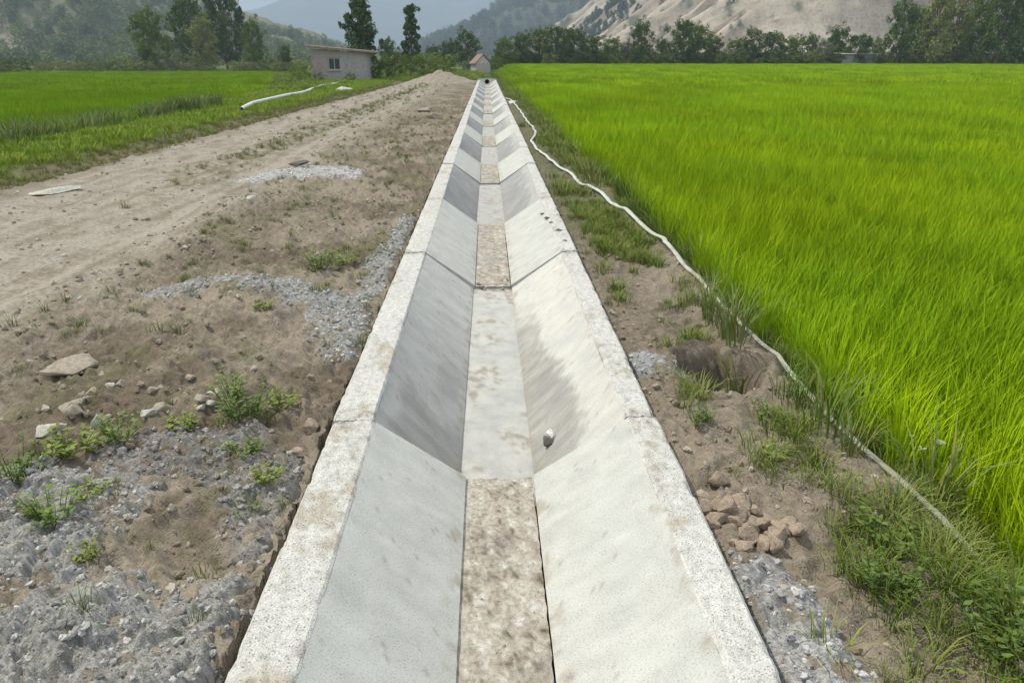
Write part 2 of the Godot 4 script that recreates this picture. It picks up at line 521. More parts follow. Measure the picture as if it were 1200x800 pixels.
func make_channel():
	var c := base("irrigation_channel", Vector3(0.03, 0, 0))
	c.position = Vector3.ZERO
	tag(c, "long straight pale concrete irrigation channel with sloping sides between track and rice", "channel")
	channel_panel(c, -1.6, 3.2, false, false)
	channel_panel(c, 3.2, 6.5, true, true)
	channel_panel(c, 6.5, 9.25, false, false)
	var z := 9.25
	while z < 61.0:
		channel_panel(c, z, z + 3.3, true, false)
		channel_panel(c, z + 3.3, z + 5.72, false, false)
		z += 5.72
	# headwall with a dark pipe mouth at the far end
	var m := mb()
	var ring := []
	var G := Color(0.52, 0.51, 0.48)
	var cen := Vector2(0.03, -0.12)
	var n := 20
	for f in [[z + 0.02, Vector3.BACK]]:
		for k in n:
			var a0 := TAU * k / n
			var a1 := TAU * (k + 1) / n
			var i0 := cen + Vector2(cos(a0), sin(a0)) * 0.19
			var i1 := cen + Vector2(cos(a1), sin(a1)) * 0.19
			var s0 := cen + Vector2(clampf(cos(a0) * 2, -1, 1) * 0.80, clampf(sin(a0) * 2, -1, 1) * 0.22)
			var s1 := cen + Vector2(clampf(cos(a1) * 2, -1, 1) * 0.80, clampf(sin(a1) * 2, -1, 1) * 0.22)
			quad_add(m, Vector3(i0.x, i0.y, -f[0]), Vector3(i1.x, i1.y, -f[0]), Vector3(s1.x, s1.y, -f[0]), Vector3(s0.x, s0.y, -f[0]), G, f[1])
			quad_add(m, Vector3(i0.x, i0.y, -f[0]), Vector3(i1.x, i1.y, -f[0]), Vector3(i1.x, i1.y, -f[0] - 1.5), Vector3(i0.x, i0.y, -f[0] - 1.5), G, Vector3(cen.x - i0.x, cen.y - i0.y, 0))
			quad_add(m, Vector3(s0.x, s0.y, -f[0]), Vector3(s1.x, s1.y, -f[0]), Vector3(s1.x, s1.y, -f[0] - 0.25), Vector3(s0.x, s0.y, -f[0] - 0.25), G, Vector3(s0.x - cen.x, s0.y - cen.y, 0))
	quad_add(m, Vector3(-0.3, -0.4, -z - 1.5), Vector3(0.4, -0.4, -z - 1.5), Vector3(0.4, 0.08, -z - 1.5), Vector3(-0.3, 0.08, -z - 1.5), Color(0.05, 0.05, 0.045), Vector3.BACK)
	build(m, "headwall", M.concrete, c)

# ---------------------------------------------------------------- mortar, stones
func seg_dist(p: Vector2, a: Vector2, b: Vector2) -> float:
	var t := clampf((p - a).dot(b - a) / maxf((b - a).length_squared(), 1e-6), 0, 1)
	return p.distance_to(a + (b - a) * t)

# spilled mortar: spine is [[x, z, radius], ...]
func mortar(called: String, label: String, spine: Array, holes: Array, cell: float, amp: float, c0: Color, c1: Color, crumbs := 1.0, group := ""):
	var lo := Vector2(1e9, 1e9)
	var hi := Vector2(-1e9, -1e9)
	for s in spine:
		lo = lo.min(Vector2(s[0] - s[2] * 1.5, s[1] - s[2] * 1.5))
		hi = hi.max(Vector2(s[0] + s[2] * 1.5, s[1] + s[2] * 1.5))
	if lo.x < 0: hi.x = minf(hi.x, OUT_L - 0.03)
	else: lo.x = maxf(lo.x, OUT_R + 0.02)
	var ni := int((hi.x - lo.x) / cell) + 1
	var nj := int((hi.y - lo.y) / cell) + 1
	var P := PackedVector3Array(); P.resize(ni * nj)
	var C := PackedColorArray(); C.resize(ni * nj)
	var K := PackedByteArray(); K.resize(ni * nj)
	for i in ni:
		for j in nj:
			var p := Vector2(lo.x + i * cell, lo.y + j * cell)
			var mk := -9.0
			for k in spine.size():
				var s: Array = spine[k]
				var e: Array = spine[mini(k + 1, spine.size() - 1)]
				var d := seg_dist(p, Vector2(s[0], s[1]), Vector2(e[0], e[1])) if s.size() < 4 else p.distance_to(Vector2(s[0], s[1]))
				mk = maxf(mk, 1.0 - d / s[2])
			for h in holes:
				mk = minf(mk, Vector2((p.x - h[0]) / h[2], (p.y - h[1]) / h[3]).length() - 1.0)
			mk += 0.35 * nb.get_noise_2d(p.x * 1.1 + 50, p.y * 1.1) + 0.22 * nc.get_noise_2d(p.x, p.y)
			var w := Vector2(nb.get_noise_2d(p.x, p.y), nb.get_noise_2d(p.x + 20, p.y)) * 0.10
			var ce := ncell.get_noise_2d(p.x + w.x, p.y + w.y) + 1.0
			var ce2 := ncell.get_noise_2d(p.x * 2.6 + w.y * 2.0, p.y * 2.6 + 5.0) + 1.0
			var bod := sm(0.0, 0.55, mk)
			var h2 := amp * bod * (0.30 + 0.60 * sm(0.0, 0.55, ce) + 0.22 * sm(0.0, 0.5, ce2) + 0.7 * nb.get_noise_2d(p.x * 0.7, p.y * 0.7) + 0.16 * nd.get_noise_2d(p.x, p.y))
			var edge := sm(0.0, 0.06, minf(minf(i, ni - 1 - i), minf(j, nj - 1 - j)) * cell)
			var gy := 0.0
			for o in [Vector2(0.07, 0), Vector2(-0.07, 0), Vector2(0, 0.07), Vector2(0, -0.07)]:
				var g := ground_y(p.x + o.x, p.y + o.y)
				gy += (g if g > -0.4 else -0.08) * 0.25
			P[i * nj + j] = Vector3(p.x, gy - 0.03 + (0.034 + maxf(h2, 0.0)) * sm(-0.14, 0.10, mk) * edge, -p.y)
			K[i * nj + j] = 1 if mk > -0.14 else 0
			var cc := mixc(c0, c1, 0.5 + 0.8 * nb.get_noise_2d(p.x * 0.8, p.y * 0.8) + 1.3 * nd.get_noise_2d(p.x * 2.0, p.y * 2.0))
			# soil washed over it in patches and along its rim
			C[i * nj + j] = mixc(cc, soil_color(p.x, p.y), sm(0.10, 0.42, 0.55 * nb.get_noise_2d(p.x * 0.9 + 15.0, p.y * 0.9) + 0.5 * nc.get_noise_2d(p.x, p.y) + 0.40 * (1.0 - sm(0.0, 0.5, mk))) * 0.85)
			if mk > 0.05 and rng.randf() < cell * cell * 1100.0 * crumbs:
				var sz := 0.003 + 0.012 * pow(rng.randf(), 3.0)
				crumb_xf.append(Transform3D(Basis.from_euler(Vector3(rng.randf() * 6, rng.randf() * 6, 0)).scaled_local(Vector3(sz * 1.3, sz * 0.8, sz)), P[i * nj + j] + Vector3.UP * sz * 0.3))
				crumb_c.append(mixc(c0, c1 * 1.25, rng.randf()))
	var m := mb()
	grid_add(m, P, C, ni, nj, Vector3.UP, K)
	tag(build(m, called, M.mortar), label, "mortar", group)

func make_rocks():
	for v in 7:
		var n := fnoise(300 + v, 0.9, 4)
		var sp := SphereMesh.new()
		sp.radial_segments = 36
		sp.rings = 20
		sp.radius = 1.0
		sp.height = 2.0
		var a := sp.get_mesh_arrays()
		var V: PackedVector3Array = a[Mesh.ARRAY_VERTEX]
		var planes := []
		rng.seed = 900 + v
		for k in 17:
			planes.append([Vector3(rng.randf_range(-1, 1), rng.randf_range(-1, 1), rng.randf_range(-1, 1)).normalized(), rng.randf_range(0.50, 0.78)])
		for k in V.size():
			var p := V[k]
			for q in planes:
				var d: float = p.dot(q[0]) - q[1]
				if d > 0: p -= q[0] * d * 0.97
			p *= 1.0 + 0.12 * n.get_noise_3dv(V[k]) + 0.07 * n.get_noise_3dv(V[k] * 4.0)
			V[k] = p
		a[Mesh.ARRAY_VERTEX] = V
		a[Mesh.ARRAY_TEX_UV] = null
		a[Mesh.ARRAY_TANGENT] = null
		var st := SurfaceTool.new()
		st.create_from_arrays(a)
		st.generate_normals()
		var cols := PackedColorArray()
		var arr := st.commit_to_arrays()
		for k in arr[Mesh.ARRAY_VERTEX].size(): cols.append(Color(1, 1, 1))
		arr[Mesh.ARRAY_COLOR] = cols
		var me := ArrayMesh.new()
		me.add_surface_from_arrays(Mesh.PRIMITIVE_TRIANGLES, arr)
		rocks.append(me)

# a small angular stone
func pebble_mesh() -> ArrayMesh:
	var sp := SphereMesh.new()
	sp.radius = 1.0
	sp.height = 2.0
	sp.radial_segments = 7
	sp.rings = 4
	var a := sp.get_mesh_arrays()
	var V: PackedVector3Array = a[Mesh.ARRAY_VERTEX]
	var I: PackedInt32Array = a[Mesh.ARRAY_INDEX]
	var n := fnoise(71, 1.1, 2)
	var m := mb()
	for k in range(0, I.size(), 3):
		var q := []
		for e in 3:
			var p := V[I[k + e]]
			q.append(p * (1.0 + 0.75 * n.get_noise_3dv(p)))
		if q[0].distance_to(q[1]) > 0.001 and q[1].distance_to(q[2]) > 0.001 and q[0].distance_to(q[2]) > 0.001:
			tri_add(m, q[0], q[1], q[2], Color.WHITE, q[0] + q[1] + q[2])
	return to_mesh(m)

func rock(called: String, label: String, category: String, X: float, Z: float, size: Vector3, turn: float, v: int, m: Material, group := "", sink := 0.35, y := NAN) -> MeshInstance3D:
	var o := put(called, rocks[v % rocks.size()], m)
	var gy := ground_y(X, Z) if is_nan(y) else y
	o.transform = Transform3D(Basis.from_euler(Vector3(0.15 * sin(turn * 3), turn, 0.12 * cos(turn * 5))).scaled_local(size), Vector3(X, gy + size.y * (1.0 - 2.0 * sink) * 0.8, -Z))
	return tag(o, label, category, group)

# ---------------------------------------------------------------- plants
const HOSE := [[0.90, 37.0], [1.10, 34.5], [1.17, 28.0], [1.17, 24.0], [1.21, 19.4], [0.99, 17.3], [0.98, 16.0], [1.09, 14.2], [1.29, 12.2], [1.37, 11.0], [1.46, 10.4], [1.54, 9.0], [1.63, 8.1], [1.70, 6.9], [1.69, 5.8], [1.70, 4.9], [1.71, 4.2], [1.715, 3.6], [1.70, 3.1], [1.71, 2.7], [1.73, 2.4], [1.75, 2.15], [1.80, 1.95], [1.86, 1.6], [1.95, 1.1]]

func hose_x(Z: float) -> float:
	for k in HOSE.size() - 1:
		if Z <= HOSE[k][1] and Z >= HOSE[k + 1][1]:
			return lerpf(HOSE[k][0], HOSE[k + 1][0], (HOSE[k][1] - Z) / (HOSE[k][1] - HOSE[k + 1][1]))
	return 99.0

# one bent blade of grass
func blade(m: Dictionary, root: Vector3, dir: Vector3, h: float, lean: float, w: float, col: Color, segs := 2):
	var side := dir.cross(Vector3.UP).normalized() * w * 0.5
	var o: int = m.v.size()
	for k in segs:
		var t := float(k) / segs
		var p := root + Vector3.UP * h * (t - 0.12 * lean * t * t) + dir * h * lean * t * t
		var ww := 1.0 - 0.45 * t
		var n := (Vector3.UP * (1.0 - 0.24 * lean * t) + dir * lean * 2.0 * t).cross(side).normalized()
		m.v.append_array([p - side * ww, p + side * ww])
		m.n.append_array([n, n])
		m.c.append_array([col, col])
	m.v.append(root + Vector3.UP * h * (1.0 - 0.30 * lean) + dir * h * lean)
	m.n.append((Vector3.UP * (1.0 - 0.6 * lean) + dir * lean * 2.0).cross(side).normalized())
	m.c.append(col)
	for k in segs - 1:
		var a := o + k * 2
		m.i.append_array([a, a + 1, a + 2, a + 1, a + 3, a + 2])
	var b := o + (segs - 1) * 2
	m.i.append_array([b, b + 1, b + 2])

func tuft(seed_: int, n: int, radius: float, h: float, lean: float, w: float, segs := 2, dry := 0.0) -> ArrayMesh:
	rng.seed = seed_
	var m := mb()
	for k in n:
		var a := rng.randf() * TAU
		var r := radius * sqrt(rng.randf())
		var dir := Vector3(cos(a), 0, sin(a))
		var a2 := a + rng.randf_range(-0.9, 0.9)
		var d2 := Vector3(cos(a2), 0, sin(a2))
		var v := rng.randf_range(0.72, 1.0)
		var col := Color(v * rng.randf_range(0.85, 1.0), v, v * rng.randf_range(0.6, 1.0))
		if rng.randf() < dry: col = Color(1.0, 0.82, 0.75)
		blade(m, dir * r, d2, h * rng.randf_range(0.6, 1.08), lean * rng.randf_range(0.25, 1.3), w * rng.randf_range(0.7, 1.2), col, segs)
	return to_mesh(m)

func scatter(called: String, mesh: Mesh, m: Material, xf: Array, cols: PackedColorArray, label: String) -> MultiMeshInstance3D:
	var mm := MultiMesh.new()
	mm.transform_format = MultiMesh.TRANSFORM_3D
	mm.use_colors = true
	mm.mesh = mesh
	mm.instance_count = xf.size()
	for k in xf.size():
		mm.set_instance_transform(k, xf[k])
		mm.set_instance_color(k, cols[k])
	var o := MultiMeshInstance3D.new()
	o.multimesh = mm
	o.material_override = m
	o.name = numbered(called)
	add_child(o)
	tag(o, label, "", "", "stuff")
	return o

func rice(called: String, label: String, x0: float, x1: float, z0: float, z1: float, edge: Callable, tint: Color):
	# three sizes of tuft: single hills close by, broader tufts further off
	var lods := [[z0, 13.0, 0.15, tuft(11, 48, 0.062, 0.53, 0.36, 0.0068, 3)], [13.0, 42.0, 0.30, tuft(12, 100, 0.22, 0.52, 0.45, 0.012, 2)], [42.0, z1, 0.85, tuft(13, 170, 0.62, 0.52, 0.62, 0.03, 2)]]
	for L in lods:
		rng.seed = 77
		var xf := []
		var cols := PackedColorArray()
		var z: float = maxf(L[0], z0)
		while z < minf(L[1], z1):
			# a margin beyond the picture's sides is planted as well
			var half := 6.0 + z * 0.95
			var xa := maxf(x0, -half)
			var xb := minf(x1, half)
			var x := xa
			while x < xb:
				var px: float = x + rng.randf_range(-0.35, 0.35) * L[2]
				var pz: float = z + rng.randf_range(-0.35, 0.35) * L[2]
				x += L[2]
				if not edge.call(px, pz): continue
				var big := 1.0 + 0.20 * na.get_noise_2d(px * 0.5, pz * 0.5) + rng.randf_range(-0.14, 0.14)
				var b := Basis(Vector3.UP, rng.randf() * TAU).scaled(Vector3(1, big, 1))
				b = Basis(Vector3(1, 0, 0.3).normalized(), rng.randf_range(-0.08, 0.10)) * b
				xf.append(Transform3D(b, Vector3(px, ground_y(px, pz), -pz)))
				var u := 0.86 + 0.22 * na.get_noise_2d(px * 0.35 + 60, pz * 0.16) + rng.randf_range(-0.08, 0.08)
				var w := 0.5 + 0.9 * nb.get_noise_2d(px * 0.10, pz * 0.06)
				cols.append(mixc(tint, Color(tint.r * 1.22, tint.g * 1.04, tint.b * 0.7), w) * u)
			z += L[2]
		if xf.size(): scatter(called, L[3], M.leaf_rice, xf, cols, ("near part of the " if L[0] == z0 else ("middle part of the " if L[0] < 20.0 else "far part of the ")) + label)

func grass_field(called: String, label: String, mesh: Mesh, x0: float, x1: float, z0: float, z1: float, spacing: float, density: Callable, c0: Color, c1: Color, smin: float, smax: float, seed_: int, grow := 0.0):
	rng.seed = seed_
	var xf := []
	var cols := PackedColorArray()
	var z := z0
	while z < z1:
		var sp := spacing * (1.0 + grow * z)
		var x := x0
		while x < x1:
			var px := x + rng.randf_range(-0.6, 0.6) * sp
			var pz := z + rng.randf_range(-0.6, 0.6) * sp
			var r := rng.randf()
			var s := rng.randf_range(smin, smax) * (1.0 + grow * z * 0.35)
			var a := rng.randf() * TAU
			var mixv := rng.randf()
			x += sp
			if r > density.call(px, pz): continue
			if px > 0 and pz < 38.0 and absf(px - hose_x(pz)) < (0.055 + 0.05 * s + (0.10 if pz > 9.5 else 0.0)) * (1.0 if pz > 3.4 else 0.55): continue
			if px > OUT_L - 0.03 and px < OUT_R + 0.03: continue
			xf.append(Transform3D(Basis(Vector3.UP, a).scaled(Vector3.ONE * s), Vector3(px, ground_y(px, pz) - 0.005, -pz)))
			cols.append(mixc(c0, c1, mixv * 0.8 + 0.6 * nb.get_noise_2d(px * 0.5, pz * 0.5)))
		z += sp
	if xf.size(): scatter(called, mesh, M.leaf, xf, cols, label)

# a small leafy weed: stems of oval leaves
func weed_mesh(seed_: int, n: int, h: float, spread: float, leafs: float) -> ArrayMesh:
	rng.seed = seed_
	var m := mb()
	for k in n:
		var a := rng.randf() * TAU
		var r := spread * sqrt(rng.randf())
		var root := Vector3(cos(a) * r * 0.5, 0, sin(a) * r * 0.5)
		var tip := Vector3(cos(a) * r, h * rng.randf_range(0.4, 1.0), sin(a) * r)
		tube_add(m, [root, root.lerp(tip, 0.5) + Vector3.UP * 0.01, tip], [0.0022, 0.0018, 0.001], 3, Color(0.8, 0.9, 0.5))
		for q in 6:
			var t := 0.25 + 0.75 * q / 5.0
			var p := root.lerp(tip, t)
			var b := rng.randf() * TAU
			var d := Vector3(cos(b), rng.randf_range(-0.1, 0.6), sin(b)).normalized()
			var side := d.cross(Vector3.UP).normalized()
			var L := leafs * rng.randf_range(0.6, 1.2)
			var v := rng.randf_range(0.65, 1.0)
			var col := Color(v, v, v * 0.8)
			tri_add(m, p, p + d * L * 0.5 + side * L * 0.27, p + d * L, col, Vector3.UP)
			tri_add(m, p, p + d * L, p + d * L * 0.5 - side * L * 0.27, col, Vector3.UP)
	return to_mesh(m)

# ---------------------------------------------------------------- trees
# leaves spread through clumps; every leaf is a small face
func leaf_cloud(m: Dictionary, c: Vector3, r: Vector3, n: int, size: float, tint: Color):
	for k in n:
		var d := Vector3(rng.randfn(), rng.randfn(), rng.randfn()).normalized()
		var rad := pow(rng.randf(), 0.45)
		var p := c + d * r * rad
		var nrm := (d * 0.5 + Vector3(rng.randfn(), rng.randfn() + 0.5, rng.randfn()) * 0.55).normalized()
		var u := nrm.cross(Vector3(rng.randfn(), rng.randfn(), rng.randfn())).normalized()
		var w := nrm.cross(u)
		var s := size * rng.randf_range(0.6, 1.25)
		var v := rng.randf_range(0.7, 1.1)
		var col := Color(tint.r * v * rng.randf_range(0.9, 1.15), tint.g * v, tint.b * v)
		tri_add(m, p - u * s, p + w * s * 0.45, p + u * s, col, nrm)
		tri_add(m, p - u * s, p + u * s, p - w * s * 0.45, col, nrm)

# kinds: round, tall (poplar), cone, bush; built one unit high
func tree_meshes(kind: String, v: int) -> Array:
	var key := kind + str(v)
	if crowns.has(key): return crowns[key]
	rng.seed = hash(key)
	var wood := mb()
	var leaf := mb()
	var bark := Color(0.16, 0.125, 0.09)
	var lean := Vector3(rng.randf_range(-0.03, 0.03), 0, rng.randf_range(-0.03, 0.03))
	var top := 0.62 if kind == "round" else (0.9 if kind != "bush" else 0.3)
	var tr := []
	var rr := []
	for k in 7:
		var t := k / 6.0
		tr.append(Vector3(lean.x * t + 0.008 * sin(t * 7 + v), top * t - 0.03, lean.z * t + 0.008 * cos(t * 5)))
		rr.append(lerpf(0.028, 0.008, t) * (1.35 if k == 0 else 1.0))
	tube_add(wood, tr, rr, 7, bark)
	var tips := []
	var nl := 26 if kind == "round" else (30 if kind != "bush" else 14)
	for k in nl:
		var t := (k + rng.randf()) / nl
		var a := k * 2.4 + rng.randf()
		var y: float
		var reach: float
		match kind:
			"round":
				y = lerpf(0.12, 0.96, t)
				reach = 0.33 * sqrt(maxf(0.02, 1.0 - pow((y - 0.52) / 0.48, 2.0)))
			"tall":
				y = lerpf(0.10, 0.98, t)
				reach = 0.15 * sqrt(maxf(0.03, 1.0 - pow((y - 0.56) / 0.46, 2.0)))
			"cone":
				y = lerpf(0.10, 0.99, t)
				reach = 0.20 * pow(1.0 - y, 0.7) + 0.02
			_:
				y = lerpf(0.18, 0.85, t)
				reach = 0.42 * sqrt(maxf(0.05, 1.0 - pow((y - 0.40) / 0.6, 2.0)))
		reach *= rng.randf_range(0.55, 1.1)
		var tip := Vector3(cos(a) * reach, y, sin(a) * reach) + lean * y
		var root: Vector3 = tr[clampi(int((y - 0.14) / top * 6.0), 1, 6)]
		tube_add(wood, [root, root.lerp(tip, 0.55) + Vector3.UP * 0.02, tip], [0.011, 0.007, 0.003], 4, bark)
		tips.append(tip)
	var r0 := 0.125 if kind == "round" else (0.075 if kind == "tall" else (0.062 if kind == "cone" else 0.15))
	for tip in tips:
		var rr2: float = r0 * rng.randf_range(0.7, 1.25)
		var v2 := rng.randf_range(0.75, 1.1)
		leaf_cloud(leaf, tip, Vector3(rr2 * 1.1, rr2 * (0.8 if kind != "tall" else 1.3), rr2 * 1.1), 150, 0.026, Color(v2, v2, v2 * 0.9))
		for q in 2:
			var off := Vector3(rng.randfn(), rng.randfn() * 0.7, rng.randfn()) * rr2 * 0.9
			leaf_cloud(leaf, tip + off, Vector3.ONE * rr2 * 0.5, 45, 0.022, Color(v2, v2, v2 * 0.9))
	crowns[key] = [to_mesh(wood), to_mesh(leaf)]
	return crowns[key]

func leaf_mat(col: Color) -> StandardMaterial3D:
	var m := mat("foliage", 0.7)
	m.albedo_color = col.linear_to_srgb()
	m.metallic_specular = 0.2
	m.backlight = Color(0.25, 0.28, 0.12)
	return m

func tree(called: String, label: String, kind: String, v: int, at: Vector3, h: float, wide: float, turn: float, leafm: Material, group := "", category := "tree"):
	var t := base(called, at, turn)
	var me := tree_meshes(kind, v)
	t.scale = Vector3(h * wide, h, h * wide)
	put("trunk", me[0], M.bark, t)
	put("crown", me[1], leafm, t)
	tag(t, label, category, group)

# ---------------------------------------------------------------- camera to land: where things stand
func at_depth(px: float, Z: float) -> float:
	# world X of picture column px for something standing Z metres ahead (measured on the photograph)
	return (px - 570.0) / 873.0 * (Z * 0.9354 + 0.55) * 1.0

func hill(called: String, label: String, x0: float, x1: float, z0: float, z1: float, nx: int, nz: int, f: Callable, colf: Callable, m: Material):
	var P := PackedVector3Array()
	var C := PackedColorArray()
	for i in nx + 1:
		var X := lerpf(x0, x1, float(i) / nx)
		for j in nz + 1:
			var Z := lerpf(z0, z1, float(j) / nz)
			var y: float = f.call(X, Z)
			P.append(Vector3(X, y, -Z))
			C.append(colf.call(X, Z, y))
	var b := mb()
	grid_add(b, P, C, nx + 1, nz + 1, Vector3.UP)
	tag(build(b, called, m), label, "", "", "structure")

func forest(called: String, label: String, n: int, seed_: int, x0: float, x1: float, z0: float, z1: float, f: Callable, dens: Callable, hmin: float, hmax: float, c0: Color, c1: Color, kind: String):
	rng.seed = seed_
	var xf := []
	var cols := PackedColorArray()
	for k in n:
		var X := rng.randf_range(x0, x1)
		var Z := rng.randf_range(z0, z1)
		var r := rng.randf()
		var h := rng.randf_range(hmin, hmax)
		var a := rng.randf() * TAU
		var t := rng.randf()
		if r > dens.call(X, Z): continue
		var y: float = f.call(X, Z)
		xf.append(Transform3D(Basis(Vector3.UP, a).scaled(Vector3(h * 1.15, h, h * 1.15)), Vector3(X, y - 0.4, -Z)))
		cols.append(mixc(c0, c1, t))
	scatter(called, far_crown(kind), M.leaf_far, xf, cols, label)

# crown of a far tree, coarser leaves
func far_crown(kind: String) -> ArrayMesh:
	rng.seed = hash(kind + "far")
	var m := mb()
	for k in 13:
		var t := k / 12.0
		var y := lerpf(0.18, 0.92, t)
		var reach := (0.30 * sqrt(maxf(0.03, 1.0 - pow((y - 0.5) / 0.5, 2.0))) if kind == "round" else 0.26 * (1.0 - y) + 0.02) * rng.randf_range(0.4, 1.0)
		var a := k * 2.4
		leaf_cloud(m, Vector3(cos(a) * reach, y, sin(a) * reach), Vector3.ONE * (0.15 if kind == "round" else 0.10), 22, 0.06, Color.WHITE)
	tube_add(m, [Vector3(0, -0.02, 0), Vector3(0, 0.7, 0)], [0.03, 0.01], 5, Color(0.8, 0.6, 0.5))
	return to_mesh(m)

func left_hill_y(X: float, Z: float) -> float:
	var ridge := clampf((-88.0 - X) * 0.31, -14.0, 110.0)
	return -4.0 + ridge * sm(290.0, 660.0, Z) * (1.0 + 0.35 * nh.get_noise_2d(X * 0.5, Z * 0.5)) + 7.0 * nh.get_noise_2d(X * 2.0, Z * 2.0) * sm(300.0, 420.0, Z)

func spur_y(X: float, Z: float) -> float:
	var r := clampf((X - 42.0) * 0.62, -10.0, 100.0)
	return -5.0 + r * sm(480.0, 700.0, Z) * (1.0 + 0.3 * nh.get_noise_2d(X, Z)) + 5.0 * nh.get_noise_2d(X * 3.0, Z * 3.0)

func bare_y(X: float, Z: float) -> float:
	var g := absf(nh.get_noise_2d(Z * 1.6 + X * 0.28, X * 0.30)) * 26.0 + absf(nh.get_noise_2d(Z * 5.0 + X * 0.9, X * 0.8 + 90.0)) * 9.0
	var s := 0.64 * (X - 80.0) + 0.14 * (Z - 450.0)
	var y := clampf(s, -12.0, 110.0)
	return -4.0 + (y - g * sm(0.0, 20.0, y) + 3.0 * nh.get_noise_2d(X * 4.0, Z * 4.0)) * sm(375.0, 440.0, Z)

func mid_y(X: float, Z: float) -> float:
	var r := clampf(62.0 + 0.52 * (X + 42.0), -20.0, 215.0)
	return -6.0 + r * sm(820.0, 1500.0, Z) * (1.0 + 0.35 * nh.get_noise_2d(X * 0.35, Z * 0.35)) + 8.0 * nh.get_noise_2d(X, Z)

func far_y(X: float, Z: float) -> float:
	var r := clampf(320.0 + 0.33 * (X + 1530.0), -20.0, 520.0)
	return -8.0 + r * sm(3300.0, 5600.0, Z) * (1.0 + 0.2 * nh.get_noise_2d(X * 0.12, Z * 0.12)) + 20.0 * nh.get_noise_2d(X * 0.4, Z * 0.4)

var nh := FastNoiseLite.new()

func left_patch(X: float, Z: float) -> float:
	var w := 9.0 * nh.get_noise_2d(X * 3.0, Z * 3.0)
	var a := Vector2((X + 345.0) / 75.0, (Z - 452.0 + w) / 20.0).length()
	var b := Vector2((X + 262.0) / 32.0, (Z - 412.0 + w) / 8.0).length()
	return 1.0 - sm(0.8, 1.15, minf(a, b) + 0.25 * nh.get_noise_2d(X * 6.0, Z * 6.0))

func make_hills():
	hill("hill", "wooded grey-green hillside with bare pinkish slopes beyond the left rice field", -1100, -40, 285, 900, 150, 110, left_hill_y,
		func(X, Z, _y):
			var c := mixc(Color(0.11, 0.125, 0.065), Color(0.22, 0.20, 0.125), 0.4 + nh.get_noise_2d(X * 3, Z * 3) * 1.4)
			return mixc(c, Color(0.30, 0.235, 0.195), left_patch(X, Z)), M.land)
	hill("hill", "dark wooded spur with pale rock outcrops behind the tree row", 30, 900, 470, 900, 130, 90, spur_y,
		func(X, Z, y):
			var n := nh.get_noise_2d(X * 2.2 + 40, Z * 2.2)
			var c := mixc(Color(0.05, 0.062, 0.045), Color(0.10, 0.105, 0.075), 0.4 + n)
			return mixc(c, Color(0.44, 0.40, 0.34), sm(0.16, 0.26, n) * sm(26.0, 14.0, y)), M.land)
	hill("hill", "bare eroded pale scree slope rising behind the right tree row", 40, 700, 372, 800, 220, 220, bare_y,
		func(X, Z, _y):
			var n := nh.get_noise_2d(Z * 4.0 + X * 0.8, X * 0.9)
			var n2 := nh.get_noise_2d(X * 7.0, Z * 7.0)
			var c := mixc(Color(0.49, 0.425, 0.335), Color(0.26, 0.215, 0.165), 0.45 + 1.8 * n + 0.6 * n2)
			return mixc(c, Color(0.13, 0.14, 0.09), sm(0.30, 0.36, nh.get_noise_2d(X * 7.0 + 70.0, Z * 5.0))), M.land)
	hill("mountain", "hazy dark green mountain flank rising to the right of the valley", -500, 2200, 800, 2100, 130, 80, mid_y,
		func(X, Z, _y):
			var n := nh.get_noise_2d(X * 1.2, Z * 1.2)
			return mixc(Color(0.06, 0.075, 0.05), Color(0.12, 0.12, 0.085), 0.4 + 1.6 * n), M.land)
	hill("mountain", "pale blue far mountain fading into the haze at the head of the valley", -4600, 5200, 3250, 6400, 110, 60, far_y,
		func(X, Z, _y):
			return mixc(Color(0.06, 0.075, 0.055), Color(0.13, 0.13, 0.10), 0.4 + 1.6 * nh.get_noise_2d(X * 0.7, Z * 0.7)), M.land)
	forest("hill_forest", "grey-green trees covering the left hillside", 6200, 5, -640, -70, 292, 660, left_hill_y,
		func(X, Z): return (1.0 - left_patch(X, Z)) * clampf(0.62 + 1.2 * nh.get_noise_2d(X * 2.5 + 11.0, Z * 2.5), 0.05, 1.0), 4.5, 10.0, Color(0.10, 0.15, 0.045), Color(0.19, 0.23, 0.08), "round")
	forest("hill_forest", "dark trees covering the spur behind the tree row", 3600, 6, 45, 420, 480, 720, spur_y,
		func(X, Z): return (1.0 - sm(0.13, 0.22, nh.get_noise_2d(X * 2.2 + 40, Z * 2.2)) * sm(30.0, 18.0, spur_y(X, Z))) * 0.9, 6.0, 11.0, Color(0.065, 0.09, 0.05), Color(0.11, 0.135, 0.07), "cone")
	forest("hill_scrub", "dark low scrub dotting the bare eroded slope", 2600, 7, 60, 420, 390, 640, bare_y,
		func(X, Z): return sm(0.22, 0.34, nh.get_noise_2d(X * 7.0 + 70.0, Z * 5.0)) + 0.015 + 0.35 * sm(400.0, 385.0, Z), 2.0, 5.0, Color(0.06, 0.075, 0.04), Color(0.11, 0.12, 0.07), "round")
	forest("mountain_forest", "dark forest on the hazy mountain flank", 5200, 8, -260, 700, 830, 1500, mid_y,
		func(X, Z): return clampf(0.75 + 1.2 * nh.get_noise_2d(X * 1.2, Z * 1.2), 0.1, 1.0), 9.0, 17.0, Color(0.065, 0.09, 0.05), Color(0.12, 0.14, 0.08), "round")

func left_field(X: float, Z: float) -> bool:
	if X > -10.35 + 0.5 * nb.get_noise_2d(3.0, Z * 0.25): return false
	if Z < 14.5 + 0.6 * nb.get_noise_2d(X * 0.4, 9.0): return false
	if Z > 118.0: return false
	# the field tapers away from the track towards the farmhouse
	if X > -10.35 - 0.11 * maxf(0.0, Z - 22.0) - maxf(0.0, Z - 45.0) * 0.15: return false
	return true

